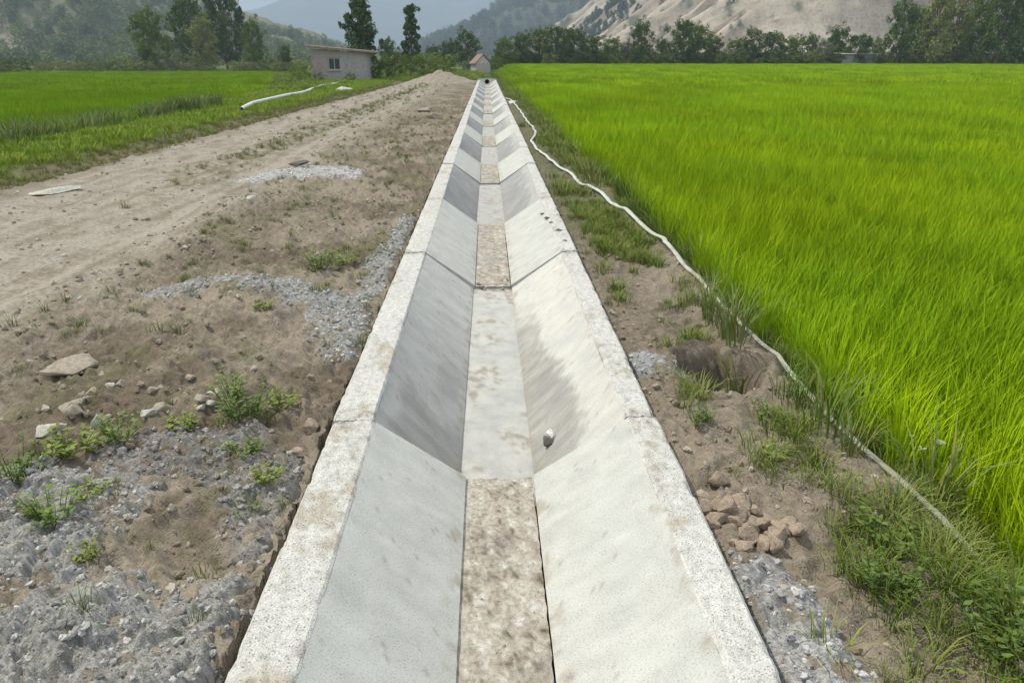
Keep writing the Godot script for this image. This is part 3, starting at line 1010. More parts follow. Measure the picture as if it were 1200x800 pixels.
func right_field(X: float, Z: float) -> bool:
	return X > 1.86 + 0.10 * nb.get_noise_2d(1.0, Z * 0.6) + 0.05 * nc.get_noise_2d(2.0, Z * 0.5) and Z < 134.0

func make_house():
	var Z := 67.0
	var h := base("farmhouse", Vector3(-14.6, -0.2, -Z))
	h.rotation.y = 0.0
	tag(h, "small low farmhouse of pinkish brick with a thin sloping roof slab beside the track", "house")
	var W := 4.55
	var D := 4.2
	var brick := Color(0.345, 0.295, 0.27)
	var plast := Color(0.36, 0.345, 0.33)
	# front wall pieces round the window opening
	var m := mb()
	var wx0 := 1.35; var wx1 := 2.35; var wy0 := 1.0; var wy1 := 1.95
	for b in [[0.0, wx0, 0.7, 2.62], [wx1, W, 0.7, 2.45], [wx0, wx1, 0.7, wy0], [wx0, wx1, wy1, 2.55]]:
		box_add(m, Vector3((b[0] + b[1]) / 2, (b[2] + b[3]) / 2, -0.12), Vector3(b[1] - b[0], b[3] - b[2], 0.24), brick if b[0] < wx1 else plast, 0.01)
	box_add(m, Vector3(0.12, 1.66, -D / 2), Vector3(0.236, 1.9, D - 0.5), brick, 0.01)
	box_add(m, Vector3(W - 0.12, 1.56, -D / 2), Vector3(0.236, 1.72, D - 0.5), plast, 0.01)
	box_add(m, Vector3(W / 2, 1.56, -D + 0.12), Vector3(W, 1.72, 0.24), brick, 0.01)
	build(m, "wall", M.plaster, h)
	m = mb()
	box_add(m, Vector3(W / 2, 0.25, -D / 2), Vector3(W + 0.08, 0.9, D + 0.08), Color(0.33, 0.32, 0.31), 0.02)
	build(m, "stone_plinth", M.plaster, h)
	var roof := Node3D.new()
	roof.name = "roof"
	h.add_child(roof)
	var tilt := Basis(Vector3.BACK, -0.085)
	m = mb()
	box_add(m, Vector3(W / 2 + 0.05, 2.63, -D / 2), Vector3(W + 0.95, 0.13, D + 0.9), Color(0.34, 0.23, 0.19), 0.02, tilt)
	build(m, "roof_slab", M.plaster, roof)
	m = mb()
	var n := 30
	for k in n:
		var t0 := float(k) / n
		box_add(m, Vector3(W / 2 + 0.05, 2.72, -D / 2) + tilt * Vector3((t0 - 0.5) * (W + 0.95) + 0.09, 0, 0), Vector3(0.10, 0.045, D + 1.0), Color(0.55, 0.47, 0.43), 0.015, tilt)
	build(m, "roof_sheet", M.plaster, roof)
	var win := Node3D.new()
	win.name = "window"
	h.add_child(win)
	m = mb()
	var fc := Color(0.45, 0.43, 0.38)
	for b in [[wx0 + 0.035, (wy0 + wy1) / 2, 0.07, wy1 - wy0], [wx1 - 0.035, (wy0 + wy1) / 2, 0.07, wy1 - wy0], [(wx0 + wx1) / 2, (wy0 + wy1) / 2, 0.06, wy1 - wy0 - 0.14], [(wx0 + wx1) / 2, wy0 + 0.035, wx1 - wx0 - 0.14, 0.07], [(wx0 + wx1) / 2, wy1 - 0.035, wx1 - wx0 - 0.14, 0.07]]:
		box_add(m, Vector3(b[0], b[1], -0.09), Vector3(b[2], b[3], 0.06), fc, 0.008)
	build(m, "frame", M.plaster, win)
	for q in [wx0 + 0.27, wx1 - 0.27]:
		m = mb()
		box_add(m, Vector3(q, (wy0 + wy1) / 2, -0.12), Vector3(0.40, wy1 - wy0 - 0.14, 0.012), Color(0.05, 0.055, 0.06), 0.002)
		build(m, "pane", M.glass, win)
	m = mb()
	box_add(m, Vector3((wx0 + wx1) / 2, wy0 - 0.03, 0.03), Vector3(wx1 - wx0 + 0.2, 0.06, 0.18), Color(0.5, 0.48, 0.45), 0.01)
	build(m, "sill", M.plaster, win)

	# small hut with a rusty roof at the end of the channel
	var Zh := 112.0
	var hut := base("hut", Vector3(at_depth(563, Zh), ground_y(at_depth(563, Zh), Zh), -Zh), 0.35)
	tag(hut, "little hut with rusty red pitched roof where the channel meets the trees", "hut")
	m = mb()
	for b in [[Vector3(0, 0.75, 1.3), Vector3(2.6, 1.5, 0.2)], [Vector3(0, 0.75, -1.3), Vector3(2.6, 1.5, 0.2)], [Vector3(-1.2, 0.75, 0), Vector3(0.2, 1.5, 2.4)], [Vector3(1.2, 0.75, 0), Vector3(0.2, 1.5, 2.4)]]:
		box_add(m, b[0], b[1], Color(0.46, 0.41, 0.37), 0.02)
	for s in [-1.3, 1.3]:
		for e in [[0.1, Vector3.BACK], [-0.1, Vector3.FORWARD]]:
			tri_add(m, Vector3(-1.3, 1.5, s + e[0]), Vector3(0, 2.75, s + e[0]), Vector3(1.3, 1.5, s + e[0]), Color(0.55, 0.50, 0.47), e[1])
	build(m, "wall", M.plaster, hut)
	m = mb()
	for s in [-1, 1]:
		box_add(m, Vector3(s * 0.78, 2.18, 0), Vector3(2.2, 0.07, 3.2), Color(0.27, 0.185, 0.155), 0.01, Basis(Vector3.BACK, -s * 0.77))
	build(m, "roof", M.plaster, hut)
	hut.scale = Vector3.ONE * 0.82

	# pale shed by the right-hand trees
	var Zs := 137.0
	var xs0 := at_depth(992, Zs)
	var shed := base("shed", Vector3(xs0, ground_y(xs0, Zs) - 0.1, -Zs))
	tag(shed, "long low grey shed with white corner, half hidden below the right trees", "shed")
	m = mb()
	box_add(m, Vector3(3.0, 1.0, -1.5), Vector3(6.2, 2.1, 3.0), Color(0.30, 0.30, 0.29), 0.03)
	build(m, "wall", M.plaster, shed)
	m = mb()
	box_add(m, Vector3(5.75, 0.95, 0.06), Vector3(0.6, 2.0, 0.1), Color(0.75, 0.74, 0.70), 0.02)
	build(m, "door", M.plaster, shed)
	m = mb()
	box_add(m, Vector3(3.0, 2.15, -1.5), Vector3(6.8, 0.14, 3.6), Color(0.42, 0.41, 0.39), 0.02, Basis(Vector3.RIGHT, 0.06))
	build(m, "roof", M.plaster, shed)

func make_trees():
	var dark := leaf_mat(Color(0.085, 0.14, 0.028))
	var mid := leaf_mat(Color(0.135, 0.20, 0.035))
	var pale := leaf_mat(Color(0.24, 0.275, 0.085))
	var grey := leaf_mat(Color(0.19, 0.22, 0.13))
	var blue := leaf_mat(Color(0.08, 0.13, 0.035))
	var lime := leaf_mat(Color(0.21, 0.28, 0.06))
	var pxm := 0.9354 / 873.0
	# column, metres ahead, row of the top, relative width, kind, variant, leaves, label
	var L := [
		[188, 136, 14, 0.80, "round", 0, mid, "dense dark bushy tree, leftmost of the group beyond the left rice field"],
		[230, 158, -3, 0.70, "round", 1, dark, "tall dark tree between the leftmost bushy tree and the tallest tree"],
		[247, 150, 22, 0.72, "round", 2, pale, "paler rounded tree in front of the tall dark trees on the left"],
		[270, 165, -34, 0.55, "round", 3, blue, "tallest dark tree of the left group, its crown leaving the picture"],
		[301, 150, 24, 0.66, "round", 1, mid, "rounded tree with dark crown, rightmost large one of the left group"],
		[338, 150, 54, 0.75, "round", 2, dark, "small dark tree just left of the farmhouse"],
		[212, 160, 44, 0.95, "round", 3, grey, "greyish low tree between the trunks of the left group"],
		[427, 92, -2, 0.95, "tall", 0, blue, "slender poplar standing right behind the farmhouse roof"],
		[483, 104, 8, 0.85, "cone", 0, blue, "pointed tree standing alone right of the farmhouse"],
		[457, 118, 46, 0.8, "round", 0, dark, "small dark tree between the poplar and the pointed tree"],
		[548, 140, 36, 0.95, "round", 1, dark, "broad dark tree rising behind the little hut"],
		[527, 150, 48, 1.0, "round", 3, blue, "dark tree left of the broad one behind the hut"],
		[508, 155, 54, 1.0, "round", 0, dark, "low dark tree behind the gravel heap"],
	]
	for t in L:
		var Z: float = t[1]
		var X := at_depth(t[0], Z)
		var gy := ground_y(X, Z)
		var h: float = 1.6 + (70 - t[2]) * (Z * 0.9354) * pxm - gy
		tree("tree", t[7], t[4], t[5], Vector3(X, gy - 0.05, -Z), h, t[3], t[0] * 0.7, t[6])
	# the row of trees along the far edge of the right rice field
	var row := [[592, 46, 1.0, 0, mid], [612, 41, 0.9, 1, dark], [632, 36, 0.85, 2, mid], [652, 32, 0.9, 3, dark], [672, 35, 0.8, 0, dark], [693, 44, 0.95, 1, dark], [716, 46, 1.0, 2, mid], [736, 50, 1.05, 3, grey], [752, 27, 0.62, 1, dark], [775, 47, 1.0, 0, mid], [800, 25, 0.75, 3, dark], [818, 32, 0.85, 2, mid], [838, 44, 0.95, 1, dark], [862, 47, 1.0, 0, mid], [882, 36, 0.8, 2, dark], [905, 38, 0.85, 3, dark], [927, 44, 0.9, 1, mid], [948, 42, 0.9, 0, dark], [968, 49, 1.0, 2, grey], [986, 33, 0.8, 1, dark], [1010, 41, 0.95, 3, dark], [1028, 46, 1.0, 0, mid]]
	var names := ["first", "second", "third", "fourth", "fifth", "sixth", "seventh", "eighth", "ninth", "tenth", "eleventh", "twelfth", "thirteenth", "fourteenth", "fifteenth", "sixteenth", "seventeenth", "eighteenth", "nineteenth", "twentieth", "twenty-first", "twenty-second"]
	for k in row.size():
		var t: Array = row[k]
		var Z := 138.0 + 5.0 * ((k * 7) % 5) / 4.0
		var X := at_depth(t[0], Z)
		var gy := ground_y(X, Z)
		var h: float = 1.6 + (70 - t[1]) * (Z * 0.9354) * pxm - gy
		tree("tree", "%s tree from the left in the row beyond the right rice field" % names[k], "round", t[3], Vector3(X, gy - 0.05, -Z), h * 1.04, t[2] * 1.12, k * 1.7, t[4], "row of trees beyond the right rice field")
	var R := [
		[1057, 133, 2, 0.62, "round", 0, dark, "large dark tree standing at the left end of the tall right group"],
		[1078, 140, 8, 0.70, "round", 3, mid, "mid green tree just behind the large dark one of the right group"],
		[1098, 136, -12, 0.62, "round", 1, pale, "pale olive tree beside the large dark tree on the right"],
		[1124, 142, -16, 0.60, "round", 2, pale, "second pale olive tree of the right group, gaps of light in its crown"],
		[1149, 134, -4, 0.60, "round", 1, mid, "green tree between the pale olive trees and the dark tree at the frame edge"],
		[1176, 130, -22, 0.62, "round", 3, dark, "tall dark tree with leaning trunk near the right picture edge"],
		[1206, 135, -16, 0.70, "round", 0, dark, "dark tree cut by the right picture edge"],
	]
	for t in R:
		var Z: float = t[1]
		var X := at_depth(t[0], Z)
		var gy := ground_y(X, Z)
		var h: float = 1.6 + (70 - t[2]) * (Z * 0.9354) * pxm - gy
		tree("tree", t[7], t[4], t[5], Vector3(X, gy - 0.05, -Z), h, t[3], t[0] * 0.37, t[6])
	# bushes round the farmhouse and under the trees: column, metres ahead, height, width
	var bushes := [
		[352, 66, 1.7, 1.0, lime, "light green bush against the left corner of the farmhouse"],
		[376, 62, 0.8, 1.2, grey, "grey-green weedy bush below the farmhouse window"],
		[412, 63, 0.7, 1.3, mid, "low bush in front of the farmhouse's right half"],
		[446, 70, 1.9, 1.1, dark, "dark bush at the farmhouse's right corner"],
		[462, 76, 2.3, 1.1, mid, "leafy bush second right of the farmhouse"],
		[482, 80, 2.1, 1.2, mid, "bush at the foot of the pointed tree"],
		[503, 84, 2.2, 1.2, lime, "bright green bush left of the gravel heap"],
		[520, 90, 2.4, 1.2, lime, "bright green bush behind the gravel heap"],
		[205, 132, 3.4, 1.2, grey, "pale grey shrub right of the leftmost bushy tree"],
		[222, 134, 2.6, 1.2, grey, "low pale shrub below the tall left trees"],
		[316, 128, 2.0, 1.3, mid, "green shrub right of the rounded left tree"],
		[22, 112, 2.2, 2.2, dark, "dark bush at the far side of the left rice field near the picture edge"],
		[150, 128, 2.4, 1.6, lime, "light shrub left of the leftmost bushy tree"],
		[580, 122, 2.2, 1.2, mid, "green shrub just right of the little hut"],
		[548, 118, 1.6, 1.3, grey, "grey-green shrub hugging the left of the hut"],
	]
	for k in bushes.size():
		var b: Array = bushes[k]
		var Z: float = b[1]
		var X := at_depth(b[0], Z)
		tree("bush", b[5], "bush", k % 3, Vector3(X, ground_y(X, Z) - 0.05, -Z), b[2] * 1.15, b[3], k * 1.3, b[4], "", "bush")
	# undergrowth that closes the foot of the tree row
	rng.seed = 61
	var xf := []
	var cols := PackedColorArray()
	for k in 420:
		var X := rng.randf_range(1.0, 120.0)
		var Z := rng.randf_range(136.5, 150.0)
		var s := rng.randf_range(1.2, 2.8)
		xf.append(Transform3D(Basis(Vector3.UP, rng.randf() * TAU).scaled(Vector3(s * 1.5, s, s * 1.5)), Vector3(X, ground_y(X, Z) - 0.1, -Z)))
		cols.append(mixc(Color(0.11, 0.16, 0.035), Color(0.22, 0.26, 0.07), rng.randf()))
	for k in 260:
		var X := rng.randf_range(-130.0, -14.0)
		var Z := rng.randf_range(122.0, 170.0)
		var s := rng.randf_range(0.8, 2.2)
		xf.append(Transform3D(Basis(Vector3.UP, rng.randf() * TAU).scaled(Vector3(s * 1.6, s, s * 1.6)), Vector3(X, ground_y(X, Z) - 0.1, -Z)))
		cols.append(mixc(Color(0.13, 0.17, 0.06), Color(0.28, 0.31, 0.12), rng.randf()))
	scatter("undergrowth", tree_meshes("bush", 1)[1], M.leaf_far, xf, cols, "tangled undergrowth at the foot of the far trees")

func pipe_x(Z: float) -> float:
	if Z < 26.0 or Z > 65.0: return 99.0
	return -8.3 - 3.1 * pow((Z - 26.0) / 39.0, 0.9) + 0.16 * sin(Z * 0.35)

func make_hose():
	var pts := HOSE
	var cv := Curve3D.new()
	for p in pts:
		cv.add_point(Vector3(p[0], 0, -p[1]))
	for k in range(1, pts.size() - 1):
		var d := (cv.get_point_position(k + 1) - cv.get_point_position(k - 1)) * 0.17
		cv.set_point_in(k, -d)
		cv.set_point_out(k, d)
	var n := 520
	var P := []
	var R := []
	var Cc := []
	for k in n + 1:
		var q := cv.sample_baked(cv.get_baked_length() * k / n, true)
		var Z := -q.z
		var y := maxf(ground_y(q.x, Z), maxf(ground_y(q.x - 0.03, Z), ground_y(q.x + 0.03, Z)))
		P.append(Vector3(q.x, y, q.z))
		R.append(0.026 * (1.0 + 0.22 * nb.get_noise_2d(5.0, Z * 1.3)) * lerpf(0.60, 1.05, sm(3.5, 9.0, Z)))
		var mud := sm(-0.1, 0.4, nb.get_noise_2d(9.0, Z * 1.5) + 0.3 * nc.get_noise_2d(4.0, Z)) * (1.0 if Z < 8.0 else 0.25)
		Cc.append(mixc(Color(0.50, 0.54, 0.46), Color(0.27, 0.255, 0.19), mud * 0.45 + 0.70 * (1.0 - sm(4.0, 8.5, Z))))
	for it in 6:
		for k in range(1, n):
			P[k] = Vector3(P[k].x, maxf(P[k].y, (P[k - 1].y + P[k + 1].y) * 0.5), P[k].z)
	for k in n + 1: P[k] = P[k] + Vector3.UP * (0.004 if P[k].z > -7.0 else 0.03)
	var m := mb()
	tube_add(m, P, R, 12, Color.WHITE, 0.6, Cc)
	tag(build(m, "water_hose", M.plastic), "pale flattened plastic water hose snaking between channel and right rice field", "hose")
	# the pipe on the left, beside the track
	m = mb()
	var A := []
	var B := []
	for k in 61:
		var t := k / 60.0
		var Z := lerpf(27.0, 64.0, t)
		var X := pipe_x(Z)
		A.append(Vector3(X, ground_y(X, Z) + 0.10 + 0.02 * sin(Z * 0.9), -Z))
		B.append(0.07)
	for it in 8:
		for k in range(1, 60):
			A[k] = Vector3(A[k].x, maxf(A[k].y, (A[k - 1].y + A[k + 1].y) * 0.5), A[k].z)
	tube_add(m, A, B, 12, Color(0.66, 0.66, 0.60), 1.0)
	tag(build(m, "water_pipe", M.plastic), "whitish pipe lying along the grass verge left of the dirt track", "pipe")

func make_small_things():
	# dried mortar beside the channel
	mortar("spilled_mortar", "crumbly grey dried mortar in the lower left corner beside the channel", [[-1.95, 2.55, 0.42], [-1.55, 2.15, 0.50], [-1.15, 1.95, 0.45], [-0.95, 1.75, 0.42], [-1.2, 1.45, 0.7], [-1.9, 1.3, 0.7]], [[-1.10, 2.42, 0.26, 0.32], [-1.68, 1.98, 0.16, 0.13]], 0.0095, 0.05, Color(0.215, 0.208, 0.192), Color(0.40, 0.39, 0.365))
	mortar("spilled_mortar", "thin gravelly grey mortar patch between the weeds and the left rim", [[-1.55, 2.95, 0.26], [-1.2, 3.0, 0.24], [-0.92, 2.75, 0.18], [-0.86, 2.35, 0.10]], [], 0.0105, 0.022, Color(0.16, 0.15, 0.135), Color(0.30, 0.285, 0.26))
	mortar("spilled_mortar", "long bluish grey mortar streak crossing the soil to the left rim", [[-2.45, 5.50, 0.20], [-2.1, 5.70, 0.22], [-1.46, 5.45, 0.24], [-1.1, 5.15, 0.24], [-0.95, 4.6, 0.17], [-0.86, 4.2, 0.10, 1]], [], 0.013, 0.028, Color(0.25, 0.245, 0.232), Color(0.42, 0.415, 0.40))
	mortar("spilled_mortar", "grey mortar band against the left rim beyond the long streak", [[-0.95, 5.3, 0.12], [-0.93, 6.2, 0.20], [-0.88, 6.9, 0.14], [-0.86, 8.3, 0.12, 1]], [], 0.016, 0.025, Color(0.23, 0.225, 0.215), Color(0.39, 0.385, 0.37))
	mortar("spilled_mortar", "white cement spill on the dirt track", [[-3.55, 11.5, 0.30], [-3.0, 11.9, 0.55], [-2.6, 11.95, 0.45], [-2.15, 11.6, 0.20]], [], 0.025, 0.03, Color(0.42, 0.41, 0.40), Color(0.56, 0.55, 0.53))
	mortar("spilled_mortar", "grey gravelly mortar along the right rim in the lower foreground", [[0.94, 2.16, 0.14], [0.97, 1.95, 0.15], [0.93, 1.6, 0.17], [0.95, 1.2, 0.2, 1]], [], 0.0085, 0.03, Color(0.22, 0.218, 0.21), Color(0.46, 0.455, 0.44))
	mortar("spilled_mortar", "bluish mortar patch by the right rim next to the dug pit", [[0.92, 4.2, 0.10], [0.99, 4.02, 0.13], [1.10, 3.98, 0.08, 1]], [], 0.012, 0.02, Color(0.24, 0.245, 0.25), Color(0.38, 0.385, 0.385))
	scatter("mortar_crumbs", pebble_mesh(), M.pebble, crumb_xf, crumb_c, "loose crumbs lying on the spilled mortar beside the channel")
	# stones on the left
	rock("flat_stone", "flat tan stone slab tilted in the soil with a dark hollow under its edge", "stone", -2.36, 3.95, Vector3(0.20, 0.045, 0.13), 0.5, 0, M.stone_tan, "", 0.15)
	rock("flat_stone", "pale flat stone slab at the left edge of the dirt track", "stone", -5.85, 10.3, Vector3(0.40, 0.06, 0.24), 0.1, 3, M.stone_pale, "", 0.40)
	rock("stone", "pale rounded stone behind the weed patch, lower of two on the left", "stone", -2.08, 3.20, Vector3(0.075, 0.05, 0.06), 0.4, 1, M.stone_pale)
	rock("stone", "broad pale stone just above the rounded one on the left", "stone", -2.10, 3.46, Vector3(0.095, 0.05, 0.07), 1.4, 2, M.stone_tan)
	rock("stone", "small pale upright stone right of the rounded left stones", "stone", -1.87, 3.24, Vector3(0.035, 0.05, 0.035), 2.4, 4, M.stone_pale)
	rock("stone", "tan stone touching the left rim, farther of the two", "stone", -0.86, 3.22, Vector3(0.045, 0.04, 0.05), 0.9, 5, M.stone_clod)
	rock("stone", "tan stone touching the left rim, nearer of the two", "stone", -0.87, 3.0, Vector3(0.05, 0.038, 0.042), 2.2, 6, M.stone_clod)
	rock("stone", "whitish stone lying alone on the soil below the cement spill", "stone", -3.0, 9.6, Vector3(0.10, 0.055, 0.07), 0.2, 1, M.stone_pale, "", 0.25)
	rock("stone", "dark flat stone lying on the white cement spill", "stone", -3.0, 12.25, Vector3(0.20, 0.05, 0.09), 0.1, 5, M.stone_dark, "", 0.1, ground_y(-3.0, 12.25) + 0.04)
	rock("stone", "small whitish stone at the near edge of the cement spill", "stone", -2.75, 11.2, Vector3(0.09, 0.06, 0.07), 1.1, 4, M.stone_pale)
	rock("white_sack", "white sack-like block lying beyond the end of the whitish pipe", "block", -8.0, 44.5, Vector3(0.55, 0.22, 0.4), 0.3, 2, M.stone_white, "", 0.2)
	rock("stone", "tan stone in the middle of the track near the bend of the verge", "stone", -2.0, 26.0, Vector3(0.35, 0.16, 0.25), 0.7, 3, M.stone_tan, "", 0.3)
	rock("stone", "pale stone beside the track nearest the gravel heap", "stone", -1.5, 23.0, Vector3(0.26, 0.17, 0.2), 2.7, 0, M.stone_tan, "", 0.3)
	rock("stone", "white block by the right rim at the far end of the hose", "stone", 1.08, 33.0, Vector3(0.26, 0.13, 0.2), 0.3, 1, M.stone_white, "", 0.2)
	rng.seed = 4242
	for k in 16:
		var X := -2.15 + rng.randf() * 0.75
		var Z := 3.25 + rng.randf() * 0.55
		var s := rng.randf_range(0.022, 0.045)
		rock("stone", "small tan stone in the stony patch between flat slab and weeds", "stone", X, Z, Vector3(s * 1.3, s * 0.8, s), rng.randf() * TAU, k, M.stone_tan if k % 3 else M.stone_pale, "small stones in the stony patch on the left")
	# clods heaped on the right
	for k in 30:
		var a := rng.randf() * TAU
		var r := sqrt(rng.randf())
		var X := 1.02 + cos(a) * r * 0.17
		var Z := 2.46 + sin(a) * r * 0.22
		var s := rng.randf_range(0.024, 0.055)
		X = maxf(X, OUT_R + 0.03 + s)
		rock("clod", "tan dry clod in the heap beside the right rim", "clod", X, Z, Vector3(s * 1.2, s * 0.85, s), rng.randf() * TAU, k, M.stone_clod, "heap of dry clods by the right rim", 0.3)
	rock("clod", "largest squared tan clod at the right side of the clod heap", "clod", 1.10, 2.38, Vector3(0.065, 0.05, 0.05), 0.6, 2, M.stone_clod, "", 0.25)
	rock("clod", "tan clod with a flat top behind the clod heap", "clod", 1.0, 2.82, Vector3(0.06, 0.045, 0.05), 1.6, 4, M.stone_clod, "", 0.25)
	rock("stone", "pale stone beside the right rim above the clod heap", "stone", 0.90, 2.72, Vector3(0.04, 0.035, 0.045), 1.6, 1, M.stone_tan, "", 0.25)
	rock("stone", "small stone lying on the near lip of the dug pit", "stone", 1.30, 3.62, Vector3(0.035, 0.028, 0.03), 0.6, 5, M.stone_tan, "", 0.25)
	# broken lump with white plaster lying on the right wall of the grey panel
	var lump := base("broken_lump", Vector3(0.318, -0.378, -3.65), 0.5)
	tag(lump, "broken dark lump with white plaster lying at the foot of the right channel wall", "lump")
	var o := put("core", rocks[5], M.stone_dark, lump)
	o.transform = Transform3D(Basis.from_euler(Vector3(0.2, 0.4, 0.5)).scaled_local(Vector3(0.036, 0.032, 0.05)), Vector3(-0.012, 0.012, 0.012))
	o = put("plaster_crust", rocks[2], M.stone_white, lump)
	o.transform = Transform3D(Basis.from_euler(Vector3(0.1, 1.2, 0.3)).scaled_local(Vector3(0.042, 0.016, 0.030)), Vector3(0.026, 0.042, -0.012))
	# mortar crumbs damming the floor at the far joint of the grey panel
	for k in 9:
		var s := rng.randf_range(0.014, 0.034)
		rock("mortar_crumb", "mortar crumb on the channel floor at the joint of the first grey panel", "crumb", rng.randf_range(-0.10, 0.18), 6.45 + rng.randf() * 0.42, Vector3(s * 1.4, s * 0.8, s), rng.randf() * TAU, k, M.stone_dark if k % 2 else M.stone_tan, "mortar crumbs on the channel floor", 0.2, -0.34 - (0.018 if k < 0 else 0.0))
	# dark spatters of mortar at the top of the right wall further on
	for w in [[0.615, 8.35, 0.030], [0.640, 8.0, 0.036], [0.66, 7.75, 0.026], [0.70, 7.35, 0.034], [0.72, 6.9, 0.028]]:
		rock("mortar_crumb", "dark mortar crumb on the top edge of the right channel wall", "crumb", w[0], w[1], Vector3(w[2] * 1.3, w[2] * 0.6, w[2]), w[1] * 3.0, int(w[1] * 10), M.stone_dark, "mortar crumbs on the right channel wall", 0.3, -0.004 - maxf(0.0, 0.65 - w[0]) * 0.7)
	# gravel heap at the end of the track
	var m := mb()
	var P := PackedVector3Array()
	var C := PackedColorArray()
	var gx := -3.55
	var gz := 62.0
	for i in 61:
		for j in 61:
			var x := (i - 30) / 30.0 * 3.6
			var z := (j - 30) / 30.0 * 3.2
			var d := Vector2(x / 2.9, z / 2.6).length() + 0.13 * nb.get_noise_2d(x * 0.6, z * 0.6)
			var h := 0.95 * pow(maxf(0.0, 1.0 - d), 1.15) + 0.06 * nb.get_noise_2d(x, z + 7) * sm(1.0, 0.7, d) - 0.1 * sm(0.95, 1.1, d)
			P.append(Vector3(gx + x, ground_y(gx + x, gz - z) + h, -(gz - z)))
			C.append(mixc(Color(0.40, 0.35, 0.28), Color(0.32, 0.27, 0.21), 0.5 + nb.get_noise_2d(x, z)))
	grid_add(m, P, C, 61, 61, Vector3.UP)
	tag(build(m, "gravel_heap", M.soil), "pointed heap of tan gravel at the far end of the dirt track", "heap")
	# pebbles
	rng.seed = 515
	var xf := []
	var cols := PackedColorArray()
	for k in 9000:
		var left := k % 4 != 0
		var X := rng.randf_range(-3.4, -0.82) if left else rng.randf_range(0.85, 1.7)
		var Z := 1.2 + 9.0 * pow(rng.randf(), 1.7)
		var s := (0.0035 + 0.016 * pow(rng.randf(), 4.5)) * (1.0 + 0.02 * Z)
		if nb.get_noise_2d(X * 0.7 + 44.0, Z * 0.5) < rng.randf_range(-0.45, 0.25): continue
		var t := rng.randf()
		var y := ground_y(X, Z)
		if y < -0.4: continue
		xf.append(Transform3D(Basis.from_euler(Vector3(rng.randf() * 6, rng.randf() * 6, 0)).scaled_local(Vector3(s * 1.3, s * 0.8, s)), Vector3(X, y + s * 0.3, -Z)))
		cols.append(mixc(Color(0.20, 0.16, 0.115), Color(0.42, 0.37, 0.30), t * t))
	for k in 2200:
		var X := rng.randf_range(-7.0, -2.8)
		var Z := 4.0 + 22.0 * pow(rng.randf(), 1.5)
		var s := 0.005 + 0.022 * pow(rng.randf(), 5.0)
		xf.append(Transform3D(Basis.from_euler(Vector3(rng.randf() * 6, rng.randf() * 6, 0)).scaled_local(Vector3(s * 1.3, s * 0.8, s)), Vector3(X, ground_y(X, Z) + s * 0.2, -Z)))
		cols.append(mixc(Color(0.22, 0.18, 0.14), Color(0.46, 0.41, 0.34), rng.randf()))
	var pb := pebble_mesh()
	scatter("pebbles", pb, M.pebble, xf, cols, "small pebbles and crumbs of soil strewn over the bare ground")
	# grit on the dirty floor of the nearest panel
	xf = []
	cols = PackedColorArray()
	for k in 900:
		var s := 0.0025 + 0.007 * pow(rng.randf(), 3.0)
		xf.append(Transform3D(Basis.from_euler(Vector3(rng.randf() * 6, rng.randf() * 6, 0)).scaled_local(Vector3(s * 1.3, s * 0.7, s)), Vector3(rng.randf_range(-0.115, 0.19), -0.336, -rng.randf_range(1.3, 3.18))))
		cols.append(mixc(Color(0.18, 0.14, 0.10), Color(0.5, 0.46, 0.40), rng.randf()))
	scatter("grit", pb, M.pebble, xf, cols, "grit lying on the dirty channel floor in the foreground")

